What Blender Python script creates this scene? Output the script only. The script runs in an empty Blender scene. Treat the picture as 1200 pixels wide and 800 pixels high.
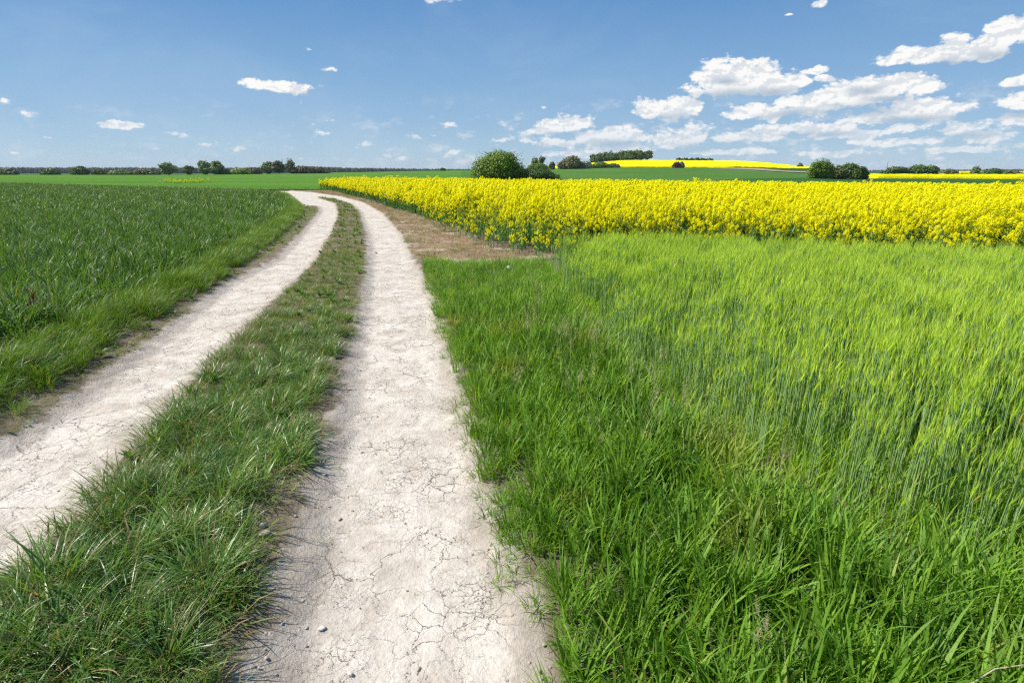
import bpy, math, random
import numpy as np
from mathutils import Vector
R = math.radians
rnd = random.Random(7)
rng = np.random.default_rng(11)
S = bpy.context.scene
COL = S.collection

# ------------------------------------------------------------------ camera
CAM_H = 1.7
F = 667.0                       # focal length in pixels of the 1200 px wide photograph (20 mm lens)
PITCH = math.atan(200.0 / F)    # the horizon stands 200 px above the middle
ct, st = math.cos(PITCH), math.sin(PITCH)
cd = bpy.data.cameras.new('camera')
cam = bpy.data.objects.new('camera', cd)
COL.objects.link(cam)
cd.sensor_width = 36; cd.lens = 20.0
cd.clip_start = 0.05; cd.clip_end = 30000
cam.location = (0, 0, CAM_H)
cam.rotation_euler = (R(90) - PITCH, 0, 0)
S.camera = cam

def ray(px, py):
    u = (px - 600) / F; v = (py - 400) / F
    return u, ct - v * st, -st - v * ct
def P(px, py, z=0.0):           # point of the level z seen at a pixel
    x, y, k = ray(px, py); t = (z - CAM_H) / k
    return x * t, y * t
def AX(px, Y):                  # x of a column at distance Y, for things near the horizon
    return (px - 600) / F / 1.044 * Y

# ------------------------------------------------------------------ sun, sky, exposure
SUN_EL, SUN_AZ = 50.0, -88.0    # azimuth from straight ahead, negative is left
sd = Vector((math.cos(R(SUN_EL)) * math.sin(R(SUN_AZ)), math.cos(R(SUN_EL)) * math.cos(R(SUN_AZ)), math.sin(R(SUN_EL))))
sl = bpy.data.lights.new('sun', 'SUN'); sl.energy = 5.0; sl.angle = R(0.55); sl.color = (1.0, 0.945, 0.845)
so = bpy.data.objects.new('sun', sl); COL.objects.link(so)
so.rotation_euler = sd.to_track_quat('Z', 'Y').to_euler()

W = bpy.data.worlds.new('World'); S.world = W; W.use_nodes = True
W.cycles.sampling_method = 'MANUAL'; W.cycles.sample_map_resolution = 512
S.view_settings.view_transform = 'Standard'; S.view_settings.look = 'None'
S.view_settings.exposure = 0.36; S.view_settings.gamma = 1.0; S.view_settings.use_curve_mapping = False
S.cycles.use_denoising = False; S.cycles.pixel_filter_type = 'BLACKMAN_HARRIS'; S.cycles.filter_width = 1.3
S.cycles.max_bounces = 12; S.cycles.diffuse_bounces = 5; S.cycles.glossy_bounces = 2
S.cycles.transmission_bounces = 8; S.cycles.transparent_max_bounces = 6
S.cycles.sample_clamp_indirect = 6.0
S.cycles.caustics_reflective = False; S.cycles.caustics_refractive = False

class NT:                       # small node-tree writer
    def __init__(s, tree): s.t = tree; s.n = tree.nodes; s.l = tree.links; s.n.clear()
    def new(s, typ, **kw):
        n = s.n.new(typ)
        for k, v in kw.items(): setattr(n, k, v)
        return n
    def put(s, sock, v):
        if isinstance(v, bpy.types.NodeSocket): s.l.new(v, sock)
        elif v is not None:
            if sock.type == 'RGBA' and not isinstance(v, (int, float)) and len(v) == 3: v = (*v, 1)
            sock.default_value = v
    def math(s, op, a, b=None, c=None, clamp=False):
        n = s.new('ShaderNodeMath', operation=op, use_clamp=clamp)
        for i, v in enumerate((a, b, c)):
            if v is not None: s.put(n.inputs[i], v)
        return n.outputs[0]
    def vmath(s, op, a, b=None, c=None):
        n = s.new('ShaderNodeVectorMath', operation=op)
        for i, v in enumerate((a, b, c)):
            if v is not None: s.put(n.inputs[i], v)
        return n.outputs['Value'] if op in ('LENGTH', 'DOT_PRODUCT', 'DISTANCE') else n.outputs[0]
    def mix(s, f, a, b, blend='MIX'):
        n = s.new('ShaderNodeMix', data_type='RGBA', blend_type=blend)
        s.put(n.inputs[0], f); s.put(n.inputs[6], a); s.put(n.inputs[7], b)
        return n.outputs[2]
    def ramp(s, f, lo, hi, a=0.0, b=1.0, smooth=True):
        n = s.new('ShaderNodeMapRange', interpolation_type='SMOOTHSTEP' if smooth else 'LINEAR')
        for i, v in enumerate((f, lo, hi, a, b)): s.put(n.inputs[i], v)
        return n.outputs[0]
    def noise(s, vec, scale, detail=4, rough=0.55, dist=0.0, color=False):
        n = s.new('ShaderNodeTexNoise')
        s.put(n.inputs['Vector'], vec); s.put(n.inputs['Scale'], scale); s.put(n.inputs['Detail'], detail)
        s.put(n.inputs['Roughness'], rough); s.put(n.inputs['Distortion'], dist)
        return n.outputs[1 if color else 0]

def px_azel(px, py):
    x, y, z = ray(px, py); r = math.hypot(x, y)
    return math.atan2(x, y), math.atan2(z, r)

# clouds of the sky: ellipses (x, y, rx, ry) laid out by direction, broken up by noise
CL = [
 (322,102,50,8),(310,100,30,9),(340,103,28,8),(140,147,34,6),(128,146,18,6),(208,155,20,5),(318,100,20,9),
 (360,56,9,4),(387,81,9,4),(352,121,3,5),(40,133,9,4),(15,154,12,4),(6,118,12,6),(57,161,9,2),
 (252,169,24,4),(280,174,26,4),(385,157,18,4),(394,142,10,4),(370,148,6,2),(430,170,21,6),(455,165,8,3),(493,161,24,5),
 (470,167,10,3),(530,148,20,5),(527,179,18,6),(512,0,24,8),(352,185,16,3),(455,182,10,3),(180,174,8,2),
 (18,178,8,2),(212,180,9,2),(470,186,12,3),
 (638,125,10,3),(660,146,38,14),(640,152,30,9),(690,152,20,9),(722,160,44,14),(700,162,30,12),(812,158,34,17),(790,164,34,12),
 (780,126,50,14),(760,126,30,11),(800,120,30,9),(822,108,18,7),
 (868,92,70,26),(848,86,40,20),(905,97,40,17),(925,98,18,12),(870,106,60,10),
 (958,83,15,6),(966,92,22,6),(940,95,12,4),
 (1000,112,70,22),(1030,100,60,20),(1065,96,36,16),(950,122,60,15),(900,130,55,12),(870,134,24,7),(1085,104,24,9),
 (1075,128,60,18),(1060,124,40,16),(1105,128,40,12),(1030,136,40,8),(1020,140,30,6),
 (1110,62,50,17),(1080,66,50,13),(1055,70,36,9),(1150,55,36,17),(1175,42,44,17),(1200,28,40,16),(1120,48,26,12),(1165,62,30,10),
 (1194,96,22,8),(1194,120,24,14),(1210,124,24,14),(1200,140,40,10),
 (962,4,14,6),(948,-4,14,4),(920,18,8,2),
 (1130,150,40,10),(1065,150,30,8),(1160,160,40,9),(960,150,60,9),(905,152,40,8),(870,160,60,8),(1000,158,50,8),
 (620,166,24,7),(590,166,26,5),(655,168,40,7),(740,174,40,7),(1040,168,60,6),(1120,176,60,5),(690,180,60,5),(860,178,60,5),(980,180,60,5),
]
# shaded undersides of the thick clouds, painted in as grey ellipses
GR = [(862,112,62,10),(905,108,34,8),(850,95,18,6),(790,138,40,6),(1010,128,62,10),(940,134,60,6),(1085,140,50,8),(1050,140,40,7),
      (1120,76,50,9),(1160,66,30,9),(1010,106,30,8),(720,170,40,7),(815,172,30,7),(658,158,34,5),(322,109,40,3),(1190,136,30,7),(1040,116,40,6),
      (960,158,60,5),(880,168,60,5),(1130,160,50,5)]

def build_sky():
    t = NT(W.node_tree)
    out = t.new('ShaderNodeOutputWorld'); bg = t.new('ShaderNodeBackground')
    sky = t.new('ShaderNodeTexSky', sky_type='NISHITA')
    sky.sun_disc = False; sky.sun_elevation = R(SUN_EL); sky.sun_rotation = R(SUN_AZ)
    sky.air_density = 0.8; sky.dust_density = 0.3; sky.ozone_density = 5.0; sky.altitude = 2000
    tc = t.new('ShaderNodeTexCoord')
    sx = t.new('ShaderNodeSeparateXYZ'); t.l.new(tc.outputs['Generated'], sx.inputs[0])
    X, Y, Z = sx.outputs
    az = t.math('ARCTAN2', X, Y)
    el = t.math('ARCSINE', Z)
    cv = t.new('ShaderNodeCombineXYZ'); t.l.new(az, cv.inputs[0]); t.l.new(el, cv.inputs[1])
    p0 = cv.outputs[0]
    # small swirl of the coordinates so that outlines are not elliptical
    nv = t.noise(p0, 22.0, 5, 0.6, color=True)
    wob = t.vmath('MULTIPLY', t.vmath('SUBTRACT', nv, (0.5, 0.5, 0.5)), (0.034, 0.016, 0.0))
    p = t.vmath('ADD', p0, wob)
    def field(lst):
        acc = None
        for (x, y, rx, ry) in lst:
            a, e = px_azel(x, y)
            a2, _ = px_azel(x + rx, y); _, e2 = px_azel(x, y - ry)
            ra = abs(a2 - a); re = abs(e2 - e)
            v = t.vmath('MULTIPLY_ADD', p, (1 / ra, 1 / re, 0), (-a / ra, -e / re, 0))
            l = t.vmath('LENGTH', v)
            acc = l if acc is None else t.math('SMOOTH_MIN', acc, l, 0.25)
        return acc
    dbig = field([c for c in CL if c[2] > 27 or c[0] > 690]); dsm = field([c for c in CL if not (c[2] > 27 or c[0] > 690)]); g = field(GR)
    d = dbig
    s1 = t.vmath('MULTIPLY', p0, (1.0, 1.7, 1.0))
    def puffs(v, full=True):
        vo = t.new('ShaderNodeTexVoronoi', feature='SMOOTH_F1', voronoi_dimensions='2D'); t.put(vo.inputs['Vector'], v)
        vo.inputs['Scale'].default_value = 26.0; vo.inputs['Smoothness'].default_value = 0.35
        vo.inputs['Detail'].default_value = 3.0; vo.inputs['Roughness'].default_value = 0.55; vo.inputs['Lacunarity'].default_value = 2.3
        return t.math('SUBTRACT', 0.85, vo.outputs['Distance'])
    w1 = t.vmath('ADD', s1, t.vmath('MULTIPLY', t.vmath('SUBTRACT', nv, (0.5, 0.5, 0.5)), (0.02, 0.02, 0)))
    b1 = puffs(w1); b2 = puffs(t.vmath('ADD', w1, (0.0035, -0.0075, 0.0)))
    n1 = t.noise(s1, 70.0, 6, 0.62)
    q1 = t.math('ADD', t.math('MULTIPLY', t.math('SUBTRACT', b1, 0.42), 1.0), t.math('MULTIPLY', t.math('SUBTRACT', n1, 0.5), 1.15))
    edge = t.math('ADD', t.math('ADD', t.math('MULTIPLY', t.math('SUBTRACT', 1.0, d), 1.6), 0.24), q1)
    m = t.math('MULTIPLY', t.ramp(edge, -0.12, 0.36), t.ramp(edge, -0.1, 0.6, 0.82, 1.0))
    es = t.math('ADD', t.math('SUBTRACT', 1.06, dsm), t.math('MULTIPLY', q1, 1.5))
    m = t.math('MAXIMUM', m, t.math('MULTIPLY', t.ramp(es, -0.15, 0.75), 0.93))
    m = t.math('MULTIPLY', m, t.ramp(el, 0.02, 0.09, 0.55, 1.0))
    # low far bank of thin cloud towards the horizon
    s3 = t.vmath('MULTIPLY', p0, (1.0, 2.5, 1.0))
    n3 = t.noise(s3, 9.0, 9, 0.62, 0.15); n3b = t.noise(s3, 38.0, 6, 0.6, 0.1)
    band = t.math('MULTIPLY', t.ramp(el, -0.01, 0.012), t.ramp(el, 0.13, 0.05))
    side = t.ramp(az, -0.35, 0.10, 0.25, 1.0)
    thr = t.math('ADD', t.math('ADD', n3, t.math('MULTIPLY', t.math('SUBTRACT', b1, 0.42), 0.30)), t.math('MULTIPLY', t.math('SUBTRACT', n3b, 0.5), 0.4))
    bank = t.math('MULTIPLY', t.math('MULTIPLY', t.ramp(thr, 0.38, 0.62), band), t.math('MULTIPLY', side, 0.75))
    # thin veil
    n4 = t.noise(t.vmath('MULTIPLY', p0, (1.0, 2.2, 1.0)), 3.2, 6, 0.6, 0.6)
    veil = t.math('MULTIPLY', t.ramp(n4, 0.42, 0.8), 0.16)
    # cloud shade painted into the colour: embossed relief of the puffs, greyed bases
    rel = t.ramp(t.math('ADD', t.math('SUBTRACT', b2, b1), t.math('MULTIPLY', t.math('SUBTRACT', 0.5, n1), 0.35)), -0.14, 0.22, 0.0, 0.55)
    gm = t.math('MULTIPLY', t.ramp(g, 1.35, 0.1), t.ramp(b1, 0.2, 0.65, 1.0, 0.65))
    lit = t.mix(rel, t.mix(gm, (7.7, 7.65, 7.55), (3.6, 4.3, 5.1)), (4.2, 4.8, 5.5))
    # sky tint
    EX = 10.0 / 2 ** S.view_settings.exposure
    def lin(r, g_, b): return tuple((c / 255 / 12.92 if c / 255 < .04045 else ((c / 255 + .055) / 1.055) ** 2.4) * EX for c in (r, g_, b))
    cr = t.new('ShaderNodeValToRGB'); E = cr.color_ramp.elements
    stops = [(0.0, (176, 197, 214)), (0.03, (169, 196, 217)), (0.08, (152, 187, 218)), (0.15, (132, 175, 216)), (0.26, (96, 149, 205)), (1.0, (72, 118, 178))]
    while len(E) < len(stops): E.new(0.5)
    for e_, (p_, c_) in zip(E, stops): e_.position = p_; e_.color = (*[v / 16 for v in lin(*c_)], 1)
    t.l.new(Z, cr.inputs[0])
    grad = t.vmath('MULTIPLY', cr.outputs[0], (16, 16, 16))
    skc = t.mix(0.84, t.mix(1.0, sky.outputs[0], (0.90, 1.0, 0.98), 'MULTIPLY'), grad)
    c = t.mix(veil, skc, (5.7, 6.4, 6.9))
    c = t.mix(bank, c, t.mix(t.ramp(n3b, 0.4, 0.65), (4.8, 5.4, 5.9), (6.7, 6.9, 7.1)))
    c = t.mix(m, c, lit)
    t.put(bg.inputs[0], c); bg.inputs[1].default_value = 0.1
    t.l.new(bg.outputs[0], out.inputs[0])
build_sky()

# ------------------------------------------------------------------ numeric helpers
def vnoise(x, y, seed=0):       # value noise, 0..1
    xi = np.floor(x).astype(np.int64); yi = np.floor(y).astype(np.int64)
    fx = x - xi; fy = y - yi; fx = fx * fx * (3 - 2 * fx); fy = fy * fy * (3 - 2 * fy)
    def h(a, b):
        n = (a * 374761393 + b * 668265263 + seed * 974634777) & 0xffffffff
        n = ((n ^ (n >> 13)) * 1274126177) & 0xffffffff
        return ((n ^ (n >> 16)) & 0xffff) / 65535.0
    return (h(xi, yi) * (1 - fx) + h(xi + 1, yi) * fx) * (1 - fy) + (h(xi, yi + 1) * (1 - fx) + h(xi + 1, yi + 1) * fx) * fy
def fbm(x, y, o=4, seed=0):
    s = 0; a = 0.5; t = 0
    for i in range(o): s = s + a * vnoise(x * 2 ** i, y * 2 ** i, seed + i); t += a; a *= 0.5
    return s / t
def inside(poly, x, y):
    r = np.zeros(x.shape, bool); n = len(poly)
    for i in range(n):
        x1, y1 = poly[i]; x2, y2 = poly[(i + 1) % n]
        if y1 == y2: continue
        c = ((y1 > y) != (y2 > y)) & (x < (x2 - x1) * (y - y1) / (y2 - y1) + x1)
        r ^= c
    return r
def sdist(poly, x, y):          # signed distance, positive inside
    d = np.full(x.shape, 1e9); n = len(poly)
    for i in range(n):
        x1, y1 = poly[i]; x2, y2 = poly[(i + 1) % n]
        dx, dy = x2 - x1, y2 - y1; L = dx * dx + dy * dy + 1e-12
        t = np.clip(((x - x1) * dx + (y - y1) * dy) / L, 0, 1)
        d = np.minimum(d, np.hypot(x - x1 - t * dx, y - y1 - t * dy))
    return np.where(inside(poly, x, y), d, -d)
def smooth(a, b, v):
    t = np.clip((v - a) / (b - a), 0, 1); return t * t * (3 - 2 * t)

# ------------------------------------------------------------------ plan of the place
def PL(lst, z=0.0): return [P(a, b, z) for a, b in lst]
rr_left = [(150,1000),(280,800),(318,700),(345,600),(385,500),(410,400),(420,350),(427,320),(428,300),(428,273),(420,247),(410,238),(390,232),(372,230.5)]
rr_right = [(800,1000),(655,800),(625,700),(592,600),(558,500),(528,400),(513,350),(492,312),(484,300),(470,273),(450,250),(427,237),(400,230),(366,225),(335,222.6),(300,221.5),(250,221)]
lr_right = [(-250,900),(-90,760),(0,688),(95,600),(160,520),(222,450),(272,400),(322,350),(360,315),(372,303),(376,293),(388,273),(397,250),(393,238),(373,231.5)]
lr_left = [(-250,640),(-100,560),(0,515),(60,478),(125,430),(200,378),(262,330),(300,312),(320,303),(343,280),(363,259),(374,246),(371,240.5),(356,241),(345,233),(333,225.5),(300,224),(250,223)]
RUT_R = PL(rr_left) + PL(rr_right[::-1])
RUT_L = PL(lr_left) + PL(lr_right[::-1])
MEDIAN = PL(lr_right[::1]) + PL(rr_left[::-1])
# join of the two ruts at the bend
JOIN = PL([(372,230.5),(373,231.5),(371,240),(345,233),(333,225),(250,223),(250,221),(335,222.6),(366,225),(400,230),(390,232)])
rape_front = [(372,222.4),(385,223),(417,232),(450,242),(487,252),(513,262),(547,273),(560,283),(600,293),(633,300)]
BARE = PL([(497,303),(484,300),(470,273),(450,250),(427,237),(400,230),(366,225),(385,223),(417,232),(450,242),(487,252),(513,262),(547,273),(560,283),(600,293),(650,300),(640,306),(600,309),(573,312),(540,310)])
RAPE = PL(rape_front) + [(3.0,11.2),(6.0,9.7),(10.0,9.0),(16.0,8.5),(26.0,8.2),(55.0,8.0),(62.0,14.0),(40.0,25.0),(27.0,32.0),(14.0,38.0),(0.0,45.5),(-17.5,56.0)]
verge_l_bottom = [(-250,650),(-100,555),(0,497),(60,458),(130,408),(200,367),(258,329),(312,290),(345,263),(357,248),(350,238),(336,227)]
wheat_edge = [(-5.2,0.8)] + [(a - (.95 if b < 30 else .6), b + (.25 if b < 30 else -.1)) for a, b in PL(verge_l_bottom)[1:]] + [(-24.0,49.5),(-38.0,57.5),(-62.0,72.0),(-110.0,92.0)]
WHEAT = wheat_edge + [(-130.0,92.0),(-100.0,40.0),(-40.0,10.0),(-14.0,0.8)]
VERGE_L = wheat_edge[:-4] + PL(verge_l_bottom[::-1])
SOFTV = PL([(-250,660),(-100,575),(0,520),(60,480),(125,430),(200,378),(262,330),(305,306),(343,278),(366,255),(372,243),(357,241),(345,233),(336,227),(336,224)]) + PL(verge_l_bottom[::-1])
barley_edge_px = [(640,312),(655,345),(680,385),(720,430),(790,505),(880,570),(960,640),(1040,720)]
BARLEY = PL(barley_edge_px) + [(1.9,2.1),(3.4,1.6),(6,1.2),(14,3),(34,8.2),(26.0,8.3),(16.0,8.6),(10.0,9.1),(6.0,9.8),(3.0,11.2)]
GRASS_R = [(a - .16, b) for a, b in PL(rr_right[:7])] + PL([(497,303),(540,310),(573,312),(600,309),(640,306)]) + PL(barley_edge_px) + [(1.9,2.1),(3.4,1.6),(3.6,0.4)]

def rutd(x, y):
    return np.maximum(np.maximum(sdist(RUT_R, x, y), sdist(RUT_L, x, y)), sdist(JOIN, x, y))

# terrain: table of the height seen at (column, distance), interpolated
TC = np.array([-1200, 0, 200, 400, 500, 600, 680, 740, 860, 940, 1000, 1100, 1200, 2400], float)
TY = np.array([60, 100, 160, 250, 400, 520, 700, 1200, 3000, 9000], float)
TZ = {  # heights in metres
 'flat': [0, 0, -0.3, -0.6, -1.0, -1.6, -2.5, -3.7, -8, -20],
}
TT = np.array([
 [0, 0, -.3, -.6, -1.0, -1.6, -2.5, -3.7, -8, -20],      # -1200
 [0, 0, -.3, -.6, -1.0, -1.6, -2.5, -3.7, -8, -20],      # 0
 [0, 0, -.3, -.6, -1.0, -1.6, -2.5, -3.7, -8, -20],      # 200
 [0, 0, -.1, -.1, 0.0, 0.3, 0.0, -2.5, -8, -20],         # 400
 [0, 0, .1, .5, 1.2, 1.5, 0.5, -2.5, -8, -20],           # 500
 [-.1, 0, .3, 1.0, 2.2, 2.8, 2.2, -1.0, -8, -20],        # 600
 [-.1, 0, .5, 1.3, 3.2, 7.0, 5.0, 0.0, -8, -20],         # 680
 [-.2, -.1, .5, 1.3, 3.6, 9.4, 8.0, 0.0, -8, -20],       # 740
 [-.3, -.2, .4, 1.1, 3.2, 8.9, 7.4, -1.0, -8, -20],      # 860
 [-.3, -.3, .0, .4, 1.2, 5.6, 4.0, -2.0, -8, -20],       # 940
 [-.4, -.4, -.4, -.2, 0.2, 1.6, 0.0, -3.0, -8, -20],     # 1000
 [-.4, -.5, -.5, -.6, -.4, -.2, -0.5, -3.0, -8, -20],    # 1100
 [-.4, -.6, -.6, -.6, -.4, -.2, -0.5, -3.0, -8, -20],    # 1200
 [-.4, -.6, -.6, -.6, -.4, -.2, -0.5, -3.0, -8, -20],    # 2400
])
def terr(x, y):
    x = np.asarray(x, float); y = np.asarray(y, float)
    yy = np.maximum(y, 60.0)
    c = x / yy * 1.044 * F + 600
    ci = np.clip(np.searchsorted(TC, c) - 1, 0, len(TC) - 2); cf = np.clip((c - TC[ci]) / (TC[ci + 1] - TC[ci]), 0, 1)
    ly = np.log(np.clip(yy, TY[0], TY[-1])); LT = np.log(TY)
    ri = np.clip(np.searchsorted(LT, ly) - 1, 0, len(TY) - 2); rf = np.clip((ly - LT[ri]) / (LT[ri + 1] - LT[ri]), 0, 1)
    cf = cf * cf * (3 - 2 * cf) * .6 + cf * .4; rf = rf * rf * (3 - 2 * rf) * .6 + rf * .4
    z = (TT[ci, ri] * (1 - cf) + TT[ci + 1, ri] * cf) * (1 - rf) + (TT[ci, ri + 1] * (1 - cf) + TT[ci + 1, ri + 1] * cf) * rf
    k = smooth(14, 60, y)
    return z * k
def gz(x, y):                   # height of the ground with the ruts pressed in
    x = np.asarray(x, float); y = np.asarray(y, float)
    z = terr(x, y)
    near = y < 64
    if near.any():
        r = np.zeros(x.shape); m = near & (x < 4)
        if m.any(): r[m] = smooth(-0.12, 0.22, rutd(x[m], y[m])) * -0.055
        z = z + r
    return z

# ------------------------------------------------------------------ mesh helpers
def mesh(name, v, f, mats=(), attrs=None, sm=False, fm=None):
    me = bpy.data.meshes.new(name)
    v = np.asarray(v, float)
    me.from_pydata(v.tolist() if len(v) else [], [], f if isinstance(f, list) else f.tolist())
    for m in mats: me.materials.append(m)
    if attrs:
        for k, a in attrs.items():
            at = me.attributes.new(k, 'FLOAT', 'POINT'); at.data.foreach_set('value', np.asarray(a, np.float32))
    if fm is not None: me.polygons.foreach_set('material_index', np.asarray(fm, np.int32))
    if sm: me.polygons.foreach_set('use_smooth', [True] * len(me.polygons))
    me.update(); return me
def ob(name, me, parent=None, **props):
    o = bpy.data.objects.new(name, me); COL.objects.link(o)
    if parent: o.parent = parent
    for k, v in props.items(): o[k] = v
    return o
def gridf(nr, nc):
    i = np.arange(nr - 1)[:, None] * nc + np.arange(nc - 1)[None, :]
    return np.stack([i, i + 1, i + nc + 1, i + nc], -1).reshape(-1, 4)

class Geo:
    def __init__(s): s.v = []; s.f = []; s.tint = []; s.h = []; s.m = []; s.n = 0
    def add(s, v, f, tint, h, m=0):
        v = np.asarray(v, float).reshape(-1, 3)
        s.v.append(v)
        for q in f: s.f.append([int(k) + s.n for k in q])
        s.tint.append(np.broadcast_to(tint, (len(v),))); s.h.append(np.broadcast_to(h, (len(v),)))
        s.m += [m] * len(f); s.n += len(v)
    def mesh(s, name, mats, sm=True):
        return mesh(name, np.concatenate(s.v), s.f, mats, {'tint': np.concatenate(s.tint), 'hgt': np.concatenate(s.h)}, sm, s.m)

def blade(g, base, az, L, wd, tilt, curl, tint, K=4, m=0, fold=0.0, twist=0.0, shape=0.55):
    """one leaf: starts at angle tilt from vertical, bends by curl (radians) along its length towards az"""
    d = np.array([math.cos(az), math.sin(az), 0]); side0 = np.array([-math.sin(az), math.cos(az), 0])
    p = np.array(base, float); vs = []; hs = []; fs = []
    for i in range(K + 1):
        t = i / K; a = tilt + curl * t ** 1.4
        if i:
            p = p + (d * math.sin(a) + np.array([0, 0, math.cos(a)])) * (L / K)
        w = wd * (1 - max(0, (t - shape) / (1 - shape)) ** 1.5) * (0.6 + 0.4 * min(1, t * 4))
        tw = twist * t
        nrm = d * math.cos(a) - np.array([0, 0, math.sin(a)])
        side = side0 * math.cos(tw) + nrm * math.sin(tw)
        if i < K:
            vs += [p - side * w / 2, p + side * w / 2]; hs += [t, t]
        else: vs.append(p); hs.append(1)
    for i in range(K - 1): fs.append((2 * i, 2 * i + 1, 2 * i + 3, 2 * i + 2))
    fs.append((2 * K - 2, 2 * K - 1, 2 * K))
    g.add(vs, fs, tint, hs, m)
    return p

def tube(g, pts, rads, n=5, tint=0.5, h=0.5, m=0):
    pts = [np.array(p, float) for p in pts]; vs = []; hh = []
    for i, p in enumerate(pts):
        d = pts[min(i + 1, len(pts) - 1)] - pts[max(i - 1, 0)]; d = d / (np.linalg.norm(d) + 1e-9)
        a = np.cross(d, [0.3, 1, 0.2]); a /= np.linalg.norm(a); b = np.cross(d, a)
        for k in range(n):
            t = 2 * math.pi * k / n; vs.append(p + (a * math.cos(t) + b * math.sin(t)) * rads[i])
            hh.append(h if np.isscalar(h) else h[i])
    fs = [(i * n + k, i * n + (k + 1) % n, (i + 1) * n + (k + 1) % n, (i + 1) * n + k) for i in range(len(pts) - 1) for k in range(n)]
    g.add(vs, fs, tint, hh, m)

# ------------------------------------------------------------------ materials
def mat(name):
    m = bpy.data.materials.new(name); m.use_nodes = True
    t = NT(m.node_tree); out = t.new('ShaderNodeOutputMaterial')
    return m, t, out
def leaf_mat(name, dark, light, straw=(0.42, 0.33, 0.15), straw_amt=0.05, base=None, rough=0.5, spec=0.28, trans=0.35, tcol=None,
             patch=None, patch_scale=0.6, patch_rng=(0.42, 0.62), tip=None):
    m, t, out = mat(name)
    at = t.new('ShaderNodeAttribute', attribute_name='tint'); ah = t.new('ShaderNodeAttribute', attribute_name='hgt')
    tint = at.outputs['Fac']; h = ah.outputs['Fac']
    oi = t.new('ShaderNodeObjectInfo'); geo = t.new('ShaderNodeNewGeometry')
    pos = geo.outputs['Position']
    k = t.math('ADD', t.math('MULTIPLY', tint, 0.75), t.math('MULTIPLY', oi.outputs['Random'], 0.25), clamp=True)
    n = t.noise(pos, 0.9, 3)
    k = t.math('ADD', k, t.math('MULTIPLY', t.math('SUBTRACT', n, 0.5), 1.2))
    k = t.math('ADD', k, t.math('MULTIPLY', t.math('SUBTRACT', t.noise(pos, 4.5, 2), 0.5), 1.1), clamp=True)
    c = t.mix(k, dark, light)
    if patch:
        pn = t.noise(pos, patch_scale, 4, 0.6)
        c = t.mix(t.ramp(pn, *patch_rng), c, t.mix(k, tuple(a * .6 for a in patch), patch))
    if tip: c = t.mix(t.ramp(h, 0.4, 1.0), c, tip)
    if base: c = t.mix(t.ramp(h, 0.35, 0.0), c, base)
    c = t.mix(t.ramp(tint, 1 - straw_amt * 1.4, 1 - straw_amt), c, straw)
    b = t.new('ShaderNodeBsdfPrincipled')
    t.put(b.inputs['Base Color'], c); b.inputs['Roughness'].default_value = rough; b.inputs['Specular IOR Level'].default_value = spec
    tr = t.new('ShaderNodeBsdfTranslucent')
    t.put(tr.inputs[0], t.mix(1.0, c, tcol or (1.5, 1.35, 0.5), 'MULTIPLY'))
    mx = t.new('ShaderNodeMixShader'); mx.inputs[0].default_value = trans
    t.l.new(b.outputs[0], mx.inputs[1]); t.l.new(tr.outputs[0], mx.inputs[2]); t.l.new(mx.outputs[0], out.inputs[0])
    return m
def soil_nodes(t, pos):
    n1 = t.noise(pos, 1.3, 5, 0.6); n2 = t.noise(pos, 28.0, 6, 0.7)
    c = t.mix(n1, (0.11, 0.085, 0.055), (0.21, 0.165, 0.115))
    return t.mix(t.ramp(n2, 0.35, 0.7), c, (0.25, 0.205, 0.15)), n2

def ground_mat():
    m, t, out = mat('soil')
    geo = t.new('ShaderNodeNewGeometry'); pos = geo.outputs['Position']
    c, n2 = soil_nodes(t, pos)
    sp = t.new('ShaderNodeSeparateXYZ'); t.l.new(pos, sp.inputs[0])
    far = t.ramp(sp.outputs[1], 50, 62)
    nn = t.noise(pos, 0.02, 4)
    g = t.mix(t.ramp(nn, 0.35, 0.65), (0.035, 0.085, 0.02), (0.05, 0.125, 0.028))
    c = t.mix(far, c, g)
    b = t.new('ShaderNodeBsdfPrincipled'); t.put(b.inputs['Base Color'], c); b.inputs['Roughness'].default_value = 0.95
    b.inputs['Specular IOR Level'].default_value = 0.1
    bp = t.new('ShaderNodeBump'); bp.inputs['Distance'].default_value = 0.02; t.l.new(n2, bp.inputs['Height']); t.l.new(bp.outputs[0], b.inputs['Normal'])
    t.l.new(b.outputs[0], out.inputs[0]); return m

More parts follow.
